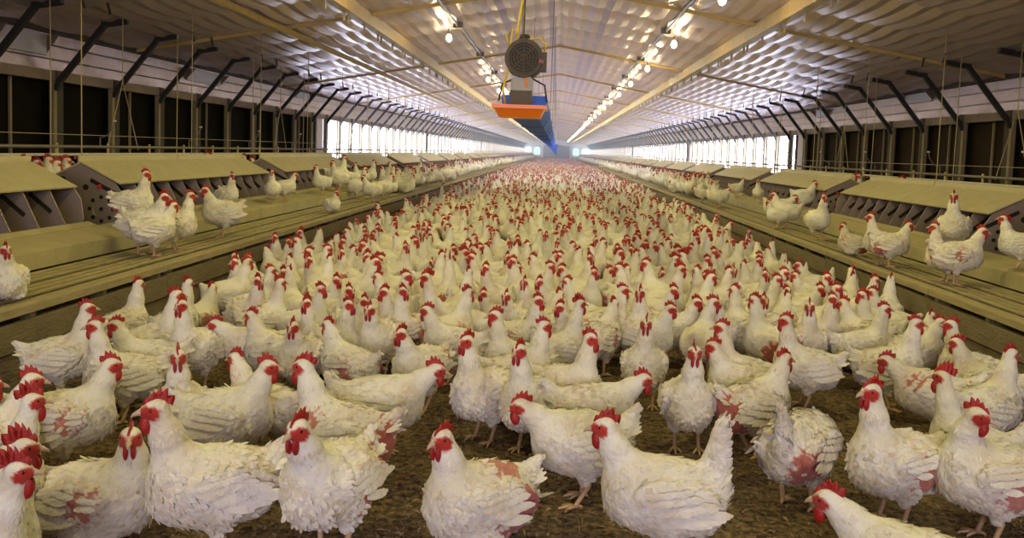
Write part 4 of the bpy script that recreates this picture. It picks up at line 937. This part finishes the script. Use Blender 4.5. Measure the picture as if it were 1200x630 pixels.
# ---- the rest of the flock
def inview(x, y, z=.35, mgn=60):
    u_, v_ = project((x, y, z)); return -mgn < u_ < 1200+mgn
cell = {}
def occupied(x, y, d):
    cx, cy = int(math.floor(x/.4)), int(math.floor(y/.4))
    for i in (-1, 0, 1):
        for j in (-1, 0, 1):
            for (a, b) in cell.get((cx+i, cy+j), ()):
                if (a-x)**2+(b-y)**2 < d*d: return True
    return False
def occ_add(x, y): cell.setdefault((int(math.floor(x/.4)), int(math.floor(y/.4))), []).append((x, y))
for q in placed:
    occ_add(*q[0]); occ_add(*q[1])
crowd = []
for k in range(60000):
    y = 4.6 + 31*(k/60000.0 if k < 30000 else random.random()); x = (random.random()*2-1)*2.20
    y = 4.6 + 31*random.random()
    d = .215 if y < 7.6 else .255
    if inview(x, y) and not occupied(x, y, d): occ_add(x, y); crowd.append((x, y))
crowd.sort(key=lambda q: q[1])
POOL = ['up']*5+['relax']*5+['alert']*3+['turnl', 'turnr']*2+['low', 'sit', 'peck', 'rooster']
ind = max(0, 300-n_hen)
far = []
for i, (x, y) in enumerate(crowd):
    rz = random.random()*6.283; sc = .87+.15*random.random(); pose = random.choice(POOL)
    if i < ind:
        u_, v_ = project((x, y, .4)); make_hen(x, y, 0, rz, sc, pose, 0 if i % 3 else 2, 1, auto_label(u_, v_, math.degrees(rz+math.atan2(x, y))), 'birds packed in the middle of the aisle')
    else: far.append((x, y, 0, rz, sc, pose, 2))
for k in range(5200):
    y = 35.4 + (LEN-38)*(random.random()**1.35)*0.75; x = (random.random()*2-1)*2.2; far.append((x, y, 0, random.random()*6.283, .87+.15*random.random(), random.choice(POOL), 3))
for sgn in (-1, 1):
    for k in range(250):
        y = (15.0 if sgn < 0 else 17.0) + 85*random.random()**1.7; x = sgn*(2.62+.45*random.random())
        far.append((x, y, PLAT, random.random()*6.283, .87+.15*random.random(), random.choice(POOL), 2 if y < 30 else 3))
def flock(name, lst, label):
    if not lst: return
    VV = []; TT = []; CC = []; n0 = 0
    for (x, y, z, rz, sc, pose, lod) in lst:
        k = ('flock', pose, lod)
        if k not in VAR:
            vr = hen_variant(pose, 0, lod); Vs = [vr['V']]; Ts = [tri_fix(vr['Q'])]; Cs = [vr['C']]; n = len(vr['V'])
            cv, cf = vr['raw']['comb']; a, b, wf = vr['raw']['wat']
            parts = [(cv, cf), (a, wf), (b, wf)] if lod == 2 else []
            parts = [((p_-p_.mean(0))*.85+p_.mean(0), f_) for p_, f_ in parts]
            for v_, f_ in parts: Vs.append(v_); Ts.append(tri_fix(f_)+n); Cs.append(np.tile(RED, (len(v_), 1))); n += len(v_)
            if lod == 3:     # a coarse comb and face patch
                v_, f_ = ball((0, 0, 0), (1, 1, 1), 5, 3); ps = POSES[pose]; hh = np.array(ps[2])-[0, 0, ps[5]]
                for off, rr in (((-.002, 0, .034), (.020, .006, .015*ps[7])), ((.022, 0, -.012), (.015, .018, .016))): Vs.append(v_*rr+hh+off); Ts.append(tri_fix(f_)+n); Cs.append(np.tile(RED, (len(v_), 1))); n += len(v_)
            VAR[k] = (np.concatenate(Vs), np.concatenate(Ts), np.concatenate(Cs))
        V, T, C = VAR[k]; c_, s_ = math.cos(rz)*sc, math.sin(rz)*sc
        VV.append(np.stack([x+V[:, 0]*c_-V[:, 1]*s_, y+V[:, 0]*s_+V[:, 1]*c_, z+V[:, 2]*sc], 1)); TT.append(T+n0); CC.append(C*(.93+.1*random.random())); n0 += len(V)
    me = mesh_np(name, np.concatenate(VV), np.concatenate(TT), np.concatenate(CC)); print('flock tris', len(me.polygons))
    tag(put(name, me), label, 'flock', None, 'stuff')
flock('distant_flock', [q for q in far if q[2] == 0], 'countless distant white hens filling the aisle to the far end wall')
flock('distant_platform_flock', [q for q in far if q[2] > 0], 'countless distant white hens perched along both slatted platforms')
print('hens', n_hen, 'crowd', len(crowd), 'far', len(far))

# ---- loose feathers on the litter
for (px, py, a, lab) in ((632, 583, .5, 'loose white feather lying on the litter beside the stepping hen'), (838, 556, 1.2, 'small loose feather on the open litter right of centre'), (20, 622, .1, 'loose feather on the litter at the bottom left')):
    P = at_height(px, py, .012); t = tag(empty('feather', tuple(P), a), lab, 'feather', 'loose feathers on the litter')
    N_ = 14; V = []; Fc = []
    for i in range(N_+1):
        s = i/N_; w = .017*math.sin(math.pi*min(1, .1+.9*s))**.7*(1 if i % 2 else .8); V += [(-.06+.12*s, -w, .006*s*s+.006), (-.06+.12*s, 0, .010*s*s), (-.06+.12*s, w, .006*s*s+.006)]
    for i in range(N_): a_ = 3*i; Fc += [(a_, a_+3, a_+4, a_+1), (a_+1, a_+4, a_+5, a_+2)]
    mesh_ = mesh_np('vane', np.array(V), np.array(Fc), np.tile(WHITE*.8, (len(V), 1))); put('vane', mesh_, t)
    MB().tube([(-.10, 0, .004), (-.06, 0, .002), (.05, 0, .010)], [.0015, .0018, .0006], 5).build('quill', 'beak', t)

# ------------------------------------------------------------------ dusty haze filling the long house
hz = bpy.data.materials.new('dust_haze'); hz.use_nodes = True; nt = hz.node_tree; nt.nodes.clear()
ou = nt.nodes.new('ShaderNodeOutputMaterial'); vs = nt.nodes.new('ShaderNodeVolumeScatter'); vs.inputs['Color'].default_value = (0.86, 0.89, 1.0, 1); vs.inputs['Density'].default_value = HAZE; vs.inputs['Anisotropy'].default_value = 0.35
nt.links.new(vs.outputs[0], ou.inputs['Volume'])
if HAZE > 0:
    o = MB().box(-4.6, 4.6, 18.0, LEN-0.2, 0.45, EAVE-0.02).mesh('dust_haze', hz); o = stuff(put('dust_haze', o)); tag(o, 'pale dusty haze hanging in the far half of the house', 'haze')
